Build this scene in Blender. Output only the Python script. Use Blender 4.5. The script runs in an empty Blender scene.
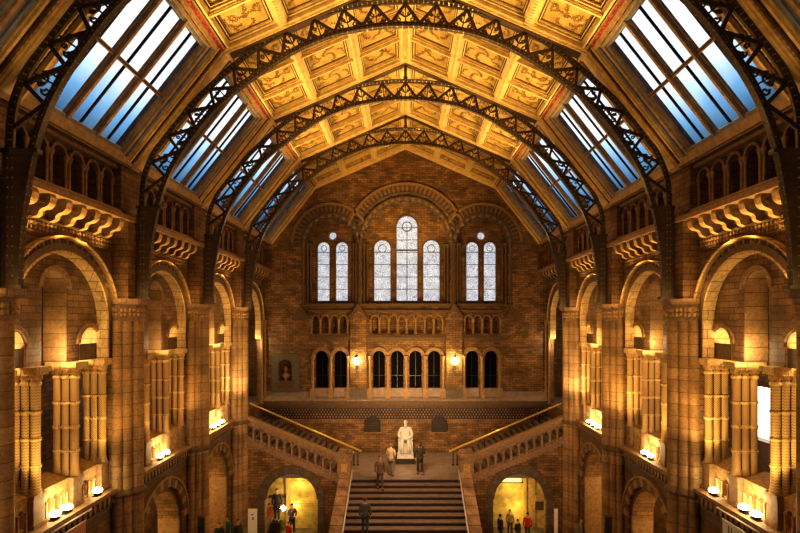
import bpy, bmesh, math, random
from mathutils import Vector, Matrix
from mathutils.geometry import tessellate_polygon
random.seed(7)
PI = math.pi
col = bpy.context.scene.collection
P = 5.65            # bay pitch
D = 33.9            # far wall
GR = -12.4          # ground floor (camera eye is the zero level)

# ------------------------------------------------------------------ materials
def new_mat(name):
    m = bpy.data.materials.new(name); m.use_nodes = True
    nt = m.node_tree; b = nt.nodes['Principled BSDF']
    return m, nt, b
def ramp(nt, stops, fac):
    r = nt.nodes.new('ShaderNodeValToRGB'); e = r.color_ramp.elements
    while len(e) < len(stops): e.new(.5)
    for i, (p, c) in enumerate(stops):
        e[i].position = p; e[i].color = (c[0], c[1], c[2], 1)
    nt.links.new(fac, r.inputs[0]); return r.outputs[0]
def math_node(nt, op, a, b=None):
    n = nt.nodes.new('ShaderNodeMath'); n.operation = op
    for i, v in enumerate((a, b)):
        if v is None: continue
        if isinstance(v, (int, float)): n.inputs[i].default_value = v
        else: nt.links.new(v, n.inputs[i])
    return n.outputs[0]
def pos_xyz(nt):
    g = nt.nodes.new('ShaderNodeNewGeometry'); s = nt.nodes.new('ShaderNodeSeparateXYZ')
    nt.links.new(g.outputs['Position'], s.inputs[0]); return g.outputs['Position'], s.outputs
def noise(nt, vec, scale, detail=3):
    n = nt.nodes.new('ShaderNodeTexNoise'); n.inputs['Scale'].default_value = scale; n.inputs['Detail'].default_value = detail
    nt.links.new(vec, n.inputs['Vector']); return n.outputs['Fac']
def mix(nt, mode, fac, a, b):
    n = nt.nodes.new('ShaderNodeMix'); n.data_type = 'RGBA'; n.blend_type = mode
    for i, v in ((0, fac), (6, a), (7, b)):
        if isinstance(v, (int, float)): n.inputs[i].default_value = v
        elif isinstance(v, tuple): n.inputs[i].default_value = (*v, 1)
        else: nt.links.new(v, n.inputs[i])
    return n.outputs[2]
def bump(nt, b, h, st=.4, d=.02):
    n = nt.nodes.new('ShaderNodeBump'); n.inputs['Strength'].default_value = st; n.inputs['Distance'].default_value = d
    nt.links.new(h, n.inputs['Height']); nt.links.new(n.outputs[0], b.inputs['Normal'])
def stone(name, c1, c2, mortar, bw=.45, bh=.2, ms=.012, bands=None, rough=.7, var=.5):
    m, nt, b = new_mat(name); pos, (x, y, z) = pos_xyz(nt)
    u = math_node(nt, 'ADD', x, y)
    cv = nt.nodes.new('ShaderNodeCombineXYZ'); nt.links.new(u, cv.inputs[0]); nt.links.new(z, cv.inputs[1])
    t = nt.nodes.new('ShaderNodeTexBrick'); t.inputs['Scale'].default_value = 1
    t.inputs['Brick Width'].default_value = bw; t.inputs['Row Height'].default_value = bh
    t.inputs['Mortar Size'].default_value = ms; t.inputs['Mortar Smooth'].default_value = .3
    t.inputs['Color1'].default_value = (*c1, 1); t.inputs['Color2'].default_value = (*c2, 1); t.inputs['Mortar'].default_value = (*mortar, 1)
    nt.links.new(cv.outputs[0], t.inputs['Vector'])
    n1 = noise(nt, pos, 1.3); n2 = noise(nt, pos, 14, 4)
    v = ramp(nt, [(.3, (1-var,)*3), (.7, (1.25,)*3)], n1)
    c = mix(nt, 'MULTIPLY', 1., t.outputs['Color'], v)
    v2 = ramp(nt, [(.3, (.72,)*3), (.7, (1.2,)*3)], n2)
    c = mix(nt, 'MULTIPLY', 1., c, v2)
    if bands:      # blue-grey courses every so often
        per, wid, bc = bands
        f = math_node(nt, 'FRACT', math_node(nt, 'DIVIDE', z, per))
        f = math_node(nt, 'LESS_THAN', f, wid/per)
        c = mix(nt, 'MIX', math_node(nt, 'MULTIPLY', f, .8), c, mix(nt, 'MULTIPLY', 1., v2, bc))
    nt.links.new(c, b.inputs['Base Color']); b.inputs['Roughness'].default_value = rough
    h = math_node(nt, 'ADD', math_node(nt, 'MULTIPLY', t.outputs['Fac'], -1.), math_node(nt, 'MULTIPLY', n2, .5))
    bump(nt, b, h, .5, .02)
    return m
def plain(name, c, rough=.6, metal=0., ns=9, var=.3, bs=.3, bd=.02):
    m, nt, b = new_mat(name); pos, _ = pos_xyz(nt)
    n = noise(nt, pos, ns, 4)
    c2 = ramp(nt, [(.3, tuple(k*(1-var) for k in c)), (.7, tuple(min(1, k*(1+var)) for k in c))], n)
    nt.links.new(c2, b.inputs['Base Color']); b.inputs['Roughness'].default_value = rough; b.inputs['Metallic'].default_value = metal
    if bs: bump(nt, b, n, bs, bd)
    return m
def emis(name, c, s):
    m, nt, b = new_mat(name); b.inputs['Base Color'].default_value = (*c, 1)
    b.inputs['Emission Color'].default_value = (*c, 1); b.inputs['Emission Strength'].default_value = s
    return m
M = {}
M['wall'] = stone('terracotta_block', (.27, .145, .060), (.165, .085, .036), (.05, .028, .014), .5, .19)
M['wall_band'] = stone('banded_terracotta', (.25, .135, .058), (.16, .085, .038), (.05, .028, .014), .5, .2, bands=(1.6, .2, (.12, .10, .09)))
M['far'] = stone('far_brick', (.33, .175, .065), (.15, .075, .028), (.06, .032, .016), .42, .15)
M['pier'] = stone('pier_drum', (.38, .225, .10), (.26, .145, .06), (.07, .04, .02), 5.2, .40, .010, var=.35)
M['trim'] = plain('terracotta_moulding', (.28, .165, .078), .6)
M['trim_dark'] = plain('dark_moulding_and_shade', (.125, .073, .037), .65)
M['arcade'] = plain('arcade_moulding', (.20, .115, .055), .6)
M['grey'] = plain('blue_grey_terracotta', (.12, .10, .085), .65)
M['carve'] = plain('carved_terracotta', (.44, .27, .11), .55, ns=11, var=.35, bs=.5, bd=.04)
M['iron'] = plain('dark_iron', (.062, .043, .027), .42, .55, bs=.1)
M['ironface'] = plain('brown_painted_iron', (.088, .060, .036), .45, .35, bs=.1)
M['rivet'] = plain('rivet_iron', (.42, .31, .17), .35, .7, bs=0)
M['gold'] = plain('gilded_moulding', (.76, .53, .21), .42, .15, ns=5, var=.18, bs=.1)
M['gold_dark'] = plain('brown_moulding_and_shade', (.09, .045, .016), .6, bs=.1)
M['timber'] = plain('oak_frame', (.42, .26, .12), .5, ns=6)
M['slate'] = plain('blue_grey_reveal', (.20, .215, .29), .55, ns=5, bs=.1)  # blue-grey for reveals and mullion sides
M['marble'] = plain('white_marble', (.52, .49, .46), .5, ns=5, var=.08, bs=.05)
M['slab'] = plain('dark_plinth', (.028, .018, .014), .45)
M['step'] = plain('brown_stone_step', (.25, .18, .155), .5, ns=4, var=.2)
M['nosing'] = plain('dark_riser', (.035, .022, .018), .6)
M['floor'] = stone('floor_tile', (.2, .14, .1), (.16, .11, .08), (.08, .05, .04), .6, .6)
M['landing'] = plain('landing_stone', (.24, .185, .165), .35, ns=2, var=.25, bs=.05)
M['coping'] = stone('coping_stone', (.42, .25, .14), (.32, .19, .11), (.12, .07, .04), .5, .25)
M['pale'] = stone('pale_glazed_lit_block', (.66, .46, .21), (.56, .38, .17), (.2, .12, .05), .5, .3, var=.2)
M['balus'] = plain('brown_balustrade', (.25, .15, .088), .6)
M['brass'] = plain('brass_rail', (.85, .62, .20), .28, .6, var=.1, bs=0)
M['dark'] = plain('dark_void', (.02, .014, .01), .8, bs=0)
M['lampglass'] = emis('lamp_glass', (1., .80, .36), 42)
M['flood'] = emis('floodlight_lens', (1., .80, .42), 26)
M['flash'] = emis('flash_light', (.95, .97, 1.), 30)
M['black'] = plain('black_metal', (.02, .018, .016), .4, .4, bs=0)
M['skin'] = plain('skin', (.55, .32, .22), .5, bs=0)
M['plaster'] = plain('yellow_plaster', (.50, .36, .12), .7, ns=2.5, var=.45)
M['white'] = plain('white_board', (.75, .70, .68), .5, bs=0, var=.05)
M['pink'] = plain('rose_banner', (.50, .22, .17), .6, bs=0, var=.08)
M['pinkink'] = plain('pale_lettering', (.75, .58, .5), .6, bs=0, var=.05)
M['greyink'] = plain('grey_stripe', (.16, .17, .17), .6, bs=0)
M['gwhite'] = plain('grey_white_banner', (.55, .56, .54), .6, bs=0, var=.05)

def pattern_mat(name, kind):
    m, nt, b = new_mat(name); pos, (x, y, z) = pos_xyz(nt)
    g = nt.nodes.new('ShaderNodeTexCoord'); s = nt.nodes.new('ShaderNodeSeparateXYZ'); nt.links.new(g.outputs['UV'], s.inputs[0])
    u, v = s.outputs[0], s.outputs[1]
    k = 13.
    if kind == 'chevron':
        f = math_node(nt, 'PINGPONG', math_node(nt, 'MULTIPLY', u, 10.), .5)
        h = math_node(nt, 'PINGPONG', math_node(nt, 'ADD', math_node(nt, 'MULTIPLY', v, k), f), .5)
    elif kind == 'diamond':
        a = math_node(nt, 'PINGPONG', math_node(nt, 'ADD', math_node(nt, 'MULTIPLY', v, k), math_node(nt, 'MULTIPLY', u, 10.)), .5)
        c = math_node(nt, 'PINGPONG', math_node(nt, 'SUBTRACT', math_node(nt, 'MULTIPLY', v, k), math_node(nt, 'MULTIPLY', u, 10.)), .5)
        h = math_node(nt, 'MINIMUM', a, c)
    else:
        h = noise(nt, pos, 10)
    h = math_node(nt, 'MULTIPLY', h, 2.)
    if kind == 'plain': c = ramp(nt, [(.3, (.28, .165, .075)), (.8, (.44, .27, .12))], h)
    else: c = ramp(nt, [(.05, (.17, .095, .035)), (.4, (.58, .40, .18))], h)
    nt.links.new(c, b.inputs['Base Color']); b.inputs['Roughness'].default_value = .5
    bump(nt, b, h, .35, .015)
    return m
M['shaft_plain'] = pattern_mat('plain_shaft', 'plain')
M['shaft_chev'] = pattern_mat('chevron_shaft', 'chevron')
M['shaft_diam'] = pattern_mat('lattice_shaft', 'diamond')

def painted():
    m, nt, b = new_mat('painted_gold_panel'); pos, _ = pos_xyz(nt)
    n = noise(nt, pos, 3.); w = noise(nt, pos, 26, 2)
    c = ramp(nt, [(.3, (.38, .22, .05)), (.7, (.62, .40, .11))], n)
    c = mix(nt, 'MULTIPLY', 1., c, ramp(nt, [(.4, (.8, .75, .7)), (.6, (1.1, 1.1, 1.1))], w))
    nt.links.new(c, b.inputs['Base Color']); b.inputs['Roughness'].default_value = .5
    return m
M['painted'] = painted()
M['leaf'] = plain('painted_leaf', (.20, .10, .025), .6, bs=0, var=.35)
def redband():
    m, nt, b = new_mat('red_stencilled_band'); pos, _ = pos_xyz(nt)
    v = nt.nodes.new('ShaderNodeTexVoronoi'); v.inputs['Scale'].default_value = 9.; nt.links.new(pos, v.inputs['Vector'])
    c = ramp(nt, [(.35, (.50, .06, .02)), (.5, (.16, .02, .012))], v.outputs['Distance'])
    nt.links.new(c, b.inputs['Base Color']); return m
M['red'] = redband()
def skyglass():
    m = bpy.data.materials.new('frosted_roof_glass'); m.use_nodes = True; nt = m.node_tree
    for n in list(nt.nodes): nt.nodes.remove(n)
    o = nt.nodes.new('ShaderNodeOutputMaterial'); t = nt.nodes.new('ShaderNodeBsdfTransparent'); g = nt.nodes.new('ShaderNodeBsdfGlossy')
    g.inputs['Roughness'].default_value = .15; x = nt.nodes.new('ShaderNodeMixShader'); x.inputs[0].default_value = .0
    gm = nt.nodes.new('ShaderNodeNewGeometry'); n = nt.nodes.new('ShaderNodeTexNoise'); n.inputs['Scale'].default_value = 1.5
    nt.links.new(gm.outputs['Position'], n.inputs['Vector'])
    c = ramp(nt, [(.3, (.88, .92, .97)), (.7, (1, 1, 1))], n.outputs['Fac']); nt.links.new(c, t.inputs[0])
    nt.links.new(t.outputs[0], x.inputs[1]); nt.links.new(g.outputs[0], x.inputs[2]); nt.links.new(x.outputs[0], o.inputs[0])
    return m
M['roofglass'] = skyglass()
def leaded():
    m, nt, b = new_mat('leaded_frosted_glass'); pos, (x, y, z) = pos_xyz(nt)
    v = nt.nodes.new('ShaderNodeTexVoronoi'); v.feature = 'DISTANCE_TO_EDGE'; v.inputs['Scale'].default_value = 6.5; nt.links.new(pos, v.inputs['Vector'])
    lead = math_node(nt, 'GREATER_THAN', v.outputs['Distance'], .075)
    n = noise(nt, pos, 3.)
    c = ramp(nt, [(.3, (.55, .62, .78)), (.55, (.84, .88, .95)), (.75, (1., .99, .96))], n)
    v2 = nt.nodes.new('ShaderNodeTexVoronoi'); v2.inputs['Scale'].default_value = 6.5; nt.links.new(pos, v2.inputs['Vector'])
    c = mix(nt, 'MULTIPLY', 1., c, ramp(nt, [(.2, (.62, .66, .72)), (.5, (1, 1, 1))], v2.outputs['Distance']))
    zz = math_node(nt, 'ABSOLUTE', math_node(nt, 'SUBTRACT', z, 1.6)); 
    lf = math_node(nt, 'ADD', math_node(nt, 'MULTIPLY', lead, .72), .28)
    c = mix(nt, 'MULTIPLY', 1., c, lf)
    nt.links.new(c, b.inputs['Emission Color']); b.inputs['Emission Strength'].default_value = .72  # even glow stands for daylight behind the glass
    b.inputs['Base Color'].default_value = (.2, .22, .25, 1); b.inputs['Roughness'].default_value = .3
    return m
M['leaded'] = leaded()
def darkglass():
    m, nt, b = new_mat('dark_window_glass'); b.inputs['Base Color'].default_value = (.008, .007, .008, 1)
    b.inputs['Roughness'].default_value = .35; b.inputs['Specular IOR Level'].default_value = .0
    return m
M['darkglass'] = darkglass()
def cloth(name, c): M[name] = plain('cloth_' + name, c, .85, bs=0, var=.15)
for n_, c_ in dict(navy=(.02, .025, .04), charcoal=(.03, .026, .026), greycoat=(.10, .10, .11), tan=(.34, .25, .16), olive=(.12, .11, .075), plum=(.13, .08, .075), redcloth=(.50, .02, .02), green=(.02, .11, .09), hairdark=(.03, .018, .012), hairbrown=(.16, .07, .03), denim=(.05, .06, .09), orange=(.5, .12, .02)).items(): cloth(n_, c_)

# ------------------------------------------------------------------ mesh builder
class MB:
    def __init__(s): s.v = []; s.f = []; s.m = []; s.sm = []; s.uv = {}
    def add(s, vs, fs, mi=0, smooth=False, uvs=None):
        o = len(s.v); s.v += [tuple(a) for a in vs]
        for i, f in enumerate(fs):
            if uvs: s.uv[len(s.f)] = uvs[i]
            s.f.append([k + o for k in f]); s.m.append(mi); s.sm.append(smooth)
    def box(s, F, u0, u1, v0, v1, w0, w1, mi=0):
        c = [F(u, v, w) for w in (w0, w1) for v in (v0, v1) for u in (u0, u1)]
        s.add(c, [(0,1,3,2), (4,6,7,5), (0,4,5,1), (2,3,7,6), (0,2,6,4), (1,5,7,3)], mi)
    def prism(s, F, loop, w0, w1, holes=(), mi=0, cap=None):
        loops = [list(loop)] + [list(h) for h in holes]; flat = [p for l in loops for p in l]; n = len(flat)
        tri = tessellate_polygon([[Vector((p[0], p[1], 0)) for p in l] for l in loops])
        vs = [F(p[0], p[1], w0) for p in flat] + [F(p[0], p[1], w1) for p in flat]
        fs = [tuple(t) for t in tri] + [tuple(k + n for k in reversed(t)) for t in tri]
        o = 0
        for l in loops:
            k = len(l)
            for i in range(k):
                a, b = o + i, o + (i+1) % k; fs.append((a, b, b+n, a+n))
            o += k
        nc = 2*len(tri); s.add(vs, fs, mi)
        if cap is not None:
            for i in range(nc): s.m[len(s.m)-len(fs)+i] = cap
    def ring(s, F, uc, vc, r0, r1, w0, w1, n=16, a0=0., a1=PI, gap=0., alt=(0,)):
        for i in range(n):
            b0 = a0 + (a1-a0)*i/n + gap; b1 = a0 + (a1-a0)*(i+1)/n - gap
            pts = []
            k = max(1, int(abs(b1-b0)/.14))
            for j in range(k+1):
                a = b0 + (b1-b0)*j/k
                for w in (w0, w1):
                    for r in (r0, r1): pts.append(F(uc + r*math.cos(a), vc + r*math.sin(a), w))
            fs = [(0,1,3,2), tuple(4*k + q for q in (0,2,3,1))]
            for j in range(k):
                q = 4*j
                fs += [(q, q+4, q+5, q+1), (q+2, q+3, q+7, q+6), (q, q+2, q+6, q+4), (q+1, q+5, q+7, q+3)]
            s.add(pts, fs, alt[i % len(alt)])
    def lathe(s, c, prof, n=12, mi=0, uvk=None, a0=0.):
        vs = []; fs = []; uvs = []
        for r, z in prof:
            for i in range(n):
                a = 2*PI*i/n + a0; vs.append((c[0] + r*math.cos(a), c[1] + r*math.sin(a), c[2] + z))
        for j in range(len(prof)-1):
            for i in range(n):
                k = (i+1) % n; fs.append((j*n+i, j*n+k, (j+1)*n+k, (j+1)*n+i))
                uvs.append([(i/n, prof[j][1]), ((i+1)/n, prof[j][1]), ((i+1)/n, prof[j+1][1]), (i/n, prof[j+1][1])])
        s.add(vs, fs, mi, True, uvs)
        m = len(prof)-1
        s.add([vs[i] for i in range(n)], [tuple(reversed(range(n)))], mi); s.add([vs[m*n+i] for i in range(n)], [tuple(range(n))], mi)
    def tube(s, pts, r, n=6, mi=0, r1=None):
        pts = [Vector(p) for p in pts]; vs = []; fs = []; m = len(pts)
        for i, p in enumerate(pts):
            d = (pts[min(i+1, m-1)] - pts[max(i-1, 0)]).normalized()
            a = d.orthogonal().normalized() if abs(d.z) > .9 else d.cross(Vector((0, 0, 1))).normalized()
            b = d.cross(a); rr = r if r1 is None else r + (r1-r)*i/(m-1)
            for k in range(n):
                t = 2*PI*k/n; vs.append(p + rr*(math.cos(t)*a + math.sin(t)*b))
        for i in range(m-1):
            for k in range(n):
                q = (k+1) % n; fs.append((i*n+k, i*n+q, (i+1)*n+q, (i+1)*n+k))
        fs += [tuple(range(n)), tuple((m-1)*n + k for k in reversed(range(n)))]
        s.add(vs, fs, mi, n > 5)
    def ball(s, c, r, n=10, mi=0):
        r = (r, r, r) if isinstance(r, (int, float)) else r
        h = max(4, n//2); vs = [(c[0], c[1], c[2]-r[2])]; fs = []
        for j in range(1, h):
            a = PI*j/h
            for i in range(n):
                b = 2*PI*i/n; vs.append((c[0]+r[0]*math.sin(a)*math.cos(b), c[1]+r[1]*math.sin(a)*math.sin(b), c[2]-r[2]*math.cos(a)))
        vs.append((c[0], c[1], c[2]+r[2])); t = len(vs)-1
        for i in range(n):
            k = (i+1) % n; fs.append((0, 1+k, 1+i)); fs.append((t, t-n+i, t-n+k))
            for j in range(h-2): fs.append((1+j*n+i, 1+j*n+k, 1+(j+1)*n+k, 1+(j+1)*n+i))
        s.add(vs, fs, mi, True)
    def build(s, name, mats, parent=None):
        org = wloc(parent) if parent else Vector((0, 0, 0))
        me = bpy.data.meshes.new(name)
        me.from_pydata([(a[0]-org.x, a[1]-org.y, a[2]-org.z) for a in s.v], [], s.f)
        if not isinstance(mats, (list, tuple)): mats = [mats]
        for m in mats: me.materials.append(m)
        for i, p in enumerate(me.polygons):
            p.material_index = s.m[i]; p.use_smooth = s.sm[i]
        if s.uv:
            ul = me.uv_layers.new(name='UVMap')
            for i, q in s.uv.items():
                p = me.polygons[i]
                for k, li in enumerate(p.loop_indices): ul.data[li].uv = q[k]
        bm = bmesh.new(); bm.from_mesh(me); bmesh.ops.recalc_face_normals(bm, faces=bm.faces); bm.to_mesh(me); bm.free()
        o = bpy.data.objects.new(name, me); col.objects.link(o)
        if parent: o.parent = parent
        return o
WL = {}
def wloc(o):
    v = Vector(o.location) if o.name not in WL else WL[o.name]
    return v if o.parent is None else wloc(o.parent) + Vector(o.location)
def tag(o, label, cat, group=None, kind=None):
    o['label'] = label; o['category'] = cat
    if group: o['group'] = group
    if kind: o['kind'] = kind
    return o
def thing(name, label, cat, loc, group=None, kind=None):
    o = bpy.data.objects.new(name, None); col.objects.link(o); o.location = loc; o.empty_display_size = .2
    return tag(o, label, cat, group, kind)
KIDS = {}
def copy_tree(o, parent=None):
    c = o.copy(); col.objects.link(c)
    if parent: c.parent = parent
    for ch in list(o.children): copy_tree(ch, c)
    return c
def FS(s): return lambda u, v, w: (s*w, u, v)       # side wall: u along hall, v up, w outward
def FE(u, v, w): return (u, D + w, v)                # far wall: w into the wall
def FX(u, v, w): return (u, w, v)
def arch(uc, hw, vb, vs, n=14):
    return [(uc-hw, vb)] + [(uc - hw*math.cos(PI*i/n), vs + hw*math.sin(PI*i/n)) for i in range(n+1)] + [(uc+hw, vb)]
def rect(u0, u1, v0, v1): return [(u0, v0), (u0, v1), (u1, v1), (u1, v0)]
def ex(x): return (x-405.5)/14.75
def ey(y): return (320-y)/14.75
SIDE = {-1: 'left', 1: 'right'}
ORD = {1: 'nearest', 2: 'second', 3: 'third', 4: 'fourth', 5: 'farthest'}
BAYC = {k: P*(k+.5) for k in range(1, 6)}

# ------------------------------------------------------------------ side walls
for s in (-1, 1):
    F = FS(s); mb = MB()
    # lower storey with the ground arches
    holes = [arch(BAYC[k], 1.8, GR, -8.5) for k in (1, 2, 3, 4)]
    def below(k): return holes[k]
    loop = [(0, GR)]
    for h in holes: loop += h
    loop += [(D, GR), (D, -5.6), (0, -5.6)]
    # the far-bay passage is open above the stair head
    mb.prism(F, loop, 9.64, 10.7)
    loop = [(0, -5.6)]
    for k in (1, 2, 3, 4, 5):
        R = 2.0; a_ = arch(BAYC[k], R, -1.24, -.05, 24); loop += [(BAYC[k]-2.27, -5.6), (BAYC[k]-2.27, -1.24)] + a_ + [(BAYC[k]+2.27, -1.24), (BAYC[k]+2.27, -5.6)]
    loop += [(D, -5.6), (D, 5.5), (0, 5.5)]
    holes = []
    for k in range(1, 6):
        for j in range(6):
            uc = BAYC[k] + (j-2.5)*.74
            holes.append(arch(uc, .25, 3.62, 4.56, 8))
    mb.prism(F, loop, 9.64, 9.9, holes)
    w = mb.build('wall_' + SIDE[s], M['wall_band'])
    tag(w, 'tall %s side wall of banded terracotta blocks with round arches' % SIDE[s], 'wall', kind='structure')
    wl = w
    # arches as voussoirs
    for k in range(1, 6):
        c = BAYC[k]; mb = MB()
        if k < 5:
            mb.ring(F, c, -8.5, 1.8, 2.12, 9.54, 9.7, 20, gap=.008, alt=(0, 1))
            mb.ring(F, c, -8.5, 1.62, 1.8, 9.72, 10.6, 1, alt=(2,))
            mb.ring(F, c, -8.5, 2.14, 2.24, 9.5, 9.66, 1)
            for sd in (-1, 1):
                mb.box(F, c+sd*1.62, c+sd*1.8, GR, -8.5, 9.72, 10.6)
                for q in range(9):  # studded jamb
                    mb.box(F, c+sd*1.85-.05, c+sd*1.85+.05, GR+.3+q*.42, GR+.42+q*.42, 9.58, 9.66, 1)
            mb.build('ground_archivolt', [M['trim'], M['trim_dark'], M['wall']], wl)
        mb = MB()
        mb.ring(F, c, -.05, 2.0, 2.2, 9.56, 9.7, 1, alt=(1,))
        mb.ring(F, c, -.05, 2.2, 2.32, 9.6, 9.7, 44, gap=.012, alt=(1, 0))
        mb.ring(F, c, -.05, 2.33, 2.40, 9.5, 9.7, 1, alt=(0,)); mb.ring(F, c, -.05, 2.37, 2.41, 9.44, 9.7, 1, alt=(2,))  # thin pale ring paints the lit edge of the hood
        mb.ring(F, c, -.05, 1.93, 2.0, 9.56, 9.92, 1, alt=(2,))
        for sg in (-1, 1): mb.box(F, c+sg*1.965-.035, c+sg*1.965+.035, -1.24, -.05, 9.56, 9.92, 2)
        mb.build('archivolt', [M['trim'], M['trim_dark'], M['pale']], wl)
        # diaper band over the arch
        mb = MB()
        for j in range(30):
            u = c - 2.2 + j*.15
            for q in range(2):
                if abs(math.hypot(u-c, 2.36+q*.14+.05)) < 2.45: continue
                mb.prism(F, [(u-.06, 2.40+q*.14), (u, 2.46+q*.14), (u+.06, 2.40+q*.14), (u, 2.34+q*.14)], 9.6, 9.66)
        mb.build('diaper_band', M['trim'], wl)
        if k == 5: continue
        # recessed infill
        mb = MB()
        R = 1.93
        loop = []
        ops = [(c-1.57, .5, -.72), (c, .52, .9), (c+1.57, .5, -.72)]
        loop.append((c-R-.3, -1.24))
        for uc, hw, vs in ops: loop += arch(uc, hw, -1.24, vs, 14)
        loop += [(c+R+.3, -1.24)] + [(c + (R+.3)*math.cos(PI*i/20), -.05 + (R+.3)*math.sin(PI*i/20)) for i in range(21)]
        mb.prism(F, loop, 9.92, 10.6)
        mb.build('tympanum', M['wall'], wl)
        mb = MB()
        for uc, hw, vs in ops:
            mb.ring(F, uc, vs, hw, hw+.13, 9.86, 9.93, 12, gap=.01)
            q_ = 1 if abs(uc-c) > 1 else 3; mb.ring(F, uc, vs, hw-.03, hw, 9.93, 10.6, 1, alt=(q_,))  # side linings pale, centre duller: their lighting is partly in the colour
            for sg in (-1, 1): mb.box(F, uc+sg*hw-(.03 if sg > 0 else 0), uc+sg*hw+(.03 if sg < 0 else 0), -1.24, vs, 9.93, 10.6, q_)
            if abs(uc-c) > 1:
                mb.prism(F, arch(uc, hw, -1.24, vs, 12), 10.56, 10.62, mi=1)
                mb.box(F, uc-hw, uc+hw, -1.24, vs-.02, 9.95, 10.05, 2)
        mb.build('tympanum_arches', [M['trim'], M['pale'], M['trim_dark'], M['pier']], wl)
        # dado beneath the column clusters
        mb = MB()
        mb.box(F, c-2.27, c+2.27, -5.55, -4.75, 10.05, 10.5)
        mb.build('dado', M['trim'], wl)
        mb = MB()
        for uc in (c-1.55, c, c+1.55):
            hw = .48
            lp = rect(uc-hw, uc+hw, -5.5, -4.62)
            hs = [arch(uc+q*.27, .085, -5.42, -5.0, 6) for q in (-1, 0, 1)]
            mb.prism(F, lp, 9.88, 10.06, hs)
            # sloping sill
            vs = [F(uc-hw, -4.62, 9.86), F(uc+hw, -4.62, 9.86), F(uc+hw, -4.42, 10.5), F(uc-hw, -4.42, 10.5), F(uc-hw, -4.75, 9.86), F(uc+hw, -4.75, 9.86), F(uc+hw, -4.75, 10.5), F(uc-hw, -4.75, 10.5)]
            mb.add(vs, [(0,1,2,3), (4,7,6,5), (0,4,5,1), (1,5,6,2), (2,6,7,3), (3,7,4,0)])
            for q in (-1.5, -.5, .5, 1.5):
                mb.lathe(F(uc+q*.27, -5.5, 9.85), [(.05, 0), (.03, .06), (.03, .42), (.05, .5)], 6)
        mb.build('dado_arcade', M['carve'], wl)
        mb = MB()
        mb.box(F, c-2.3, c+2.3, -5.35, -5.3, 10.04, 10.06)
    # ledge along the wall at gallery level with corbel table below
    mb = MB()
    for k in range(1, 5):
        c = BAYC[k]
        mb.box(F, c-2.27, c+2.27, -5.62, -5.5, 9.42, 10.6)
        mb.box(F, c-2.27, c+2.27, -5.68, -5.62, 9.48, 9.66, 1)
        for j in range(19):
            u = c - 2.16 + j*.24
            mb.prism(F, [(u-.075, -5.68), (u+.075, -5.68), (u+.075, -5.85), (u, -5.98), (u-.075, -5.85)], 9.5, 9.66)
        mb.box(F, c-2.27, c+2.27, -6.08, -6.0, 9.58, 9.66, 1)
    mb.build('trim_1' if s < 0 else 'trim_2', [M['trim'], M['grey']]); tag(bpy.context.scene.collection.objects[-1], 'x', 'x')
    o = [o for o in col.objects if o.name == ('trim_1' if s < 0 else 'trim_2')][0]
    tag(o, 'moulded stone ledge with corbel table along the %s wall above the ground arches' % SIDE[s], 'ledge', kind='structure')
    # cornice line
    mb = MB()
    for k in range(1, 6):
        c = BAYC[k]; a, b = c-2.27-.3, c+2.27+.3
        if k == 5: b = D
        mb.box(F, a, b, 3.24, 3.40, 8.98, 9.7); mb.box(F, a, b, 3.40, 3.46, 9.08, 9.7, 1); mb.box(F, a, b, 3.46, 3.60, 9.3, 9.7)
        mb.box(F, a, b, 4.95, 5.06, 9.42, 9.7); mb.box(F, a, b, 5.06, 5.26, 9.12, 9.7, 1)
        mb.box(F, a, b, 2.28, 2.33, 9.58, 9.66, 1); mb.box(F, a, b, 2.62, 2.68, 9.58, 9.66, 1)
    o = mb.build('trim_3' if s < 0 else 'trim_4', [M['trim'], M['trim_dark']])
    tag(o, 'projecting cornice running above the carved brackets on the %s wall' % SIDE[s], 'cornice', kind='structure')
    # gallery floor, aisle wall, aisle ceilings
    mb = MB(); mb.box(F, 0, D+3, -5.9, -5.55, 9.7, 14.5); mb.box(F, 0, D+3, 3.0, 3.3, 9.95, 14.5); mb.box(F, 0, D+3, 5.5, 5.8, 9.72, 14.5)
    o = mb.build('floor_gallery_' + SIDE[s], M['landing']); tag(o, 'first floor gallery behind the %s arcade' % SIDE[s], 'floor', kind='structure')
    mb = MB(); mb.box(F, 0, D+3, GR, 5.8, 14.2, 14.6); mb.box(F, D+2.5, D+3, GR, 5.8, 9.7, 14.6)
    o = mb.build('wall_aisle_' + SIDE[s], M['wall']); tag(o, 'outer wall seen through the %s arches' % SIDE[s], 'wall', kind='structure')

# ------------------------------------------------------------------ upper arcade colonettes (one colonnade per bay)
def colonette(mb, c, h, r=.055):
    mb.lathe(c, [(r*1.9, 0), (r*1.9, .04), (r*1.2, .08), (r, .12), (r, h-.2), (r*1.2, h-.18), (r*1.9, h-.05), (r*2.1, h)], 8)
for s in (-1, 1):
    F = FS(s); c = BAYC[1]
    t = thing('upper_arcade', '', 'arcade', F(c, 3.6, 9.64), 'small dark arcades under the roof')
    for j in range(7):
        for dw in (0,):
            mb = MB(); u = c + (j-3)*.74
            for du in ((-.075, .075) if 0 < j < 6 else ((.075,) if j == 0 else (-.075,))):
                colonette(mb, F(u+du, 3.6, 9.56), 1.0, .05)
            mb.build('colonette', M['arcade'], t)
    for j in range(6):
        mb = MB(); mb.ring(F, c+(j-2.5)*.74, 4.56, .25, .33, 9.5, 9.66, 7, gap=.0); mb.build('arch_moulding', M['arcade'], t)
    for k in range(1, 6):
        o = t if k == 1 else copy_tree(t)
        o.location.y = BAYC[k]
        o['label'] = 'dark row of six small arches under the %s roof glazing, %s bay from the viewer' % (SIDE[s], ORD[k])
        o['group'] = 'small dark arcades under the roof'

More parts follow.
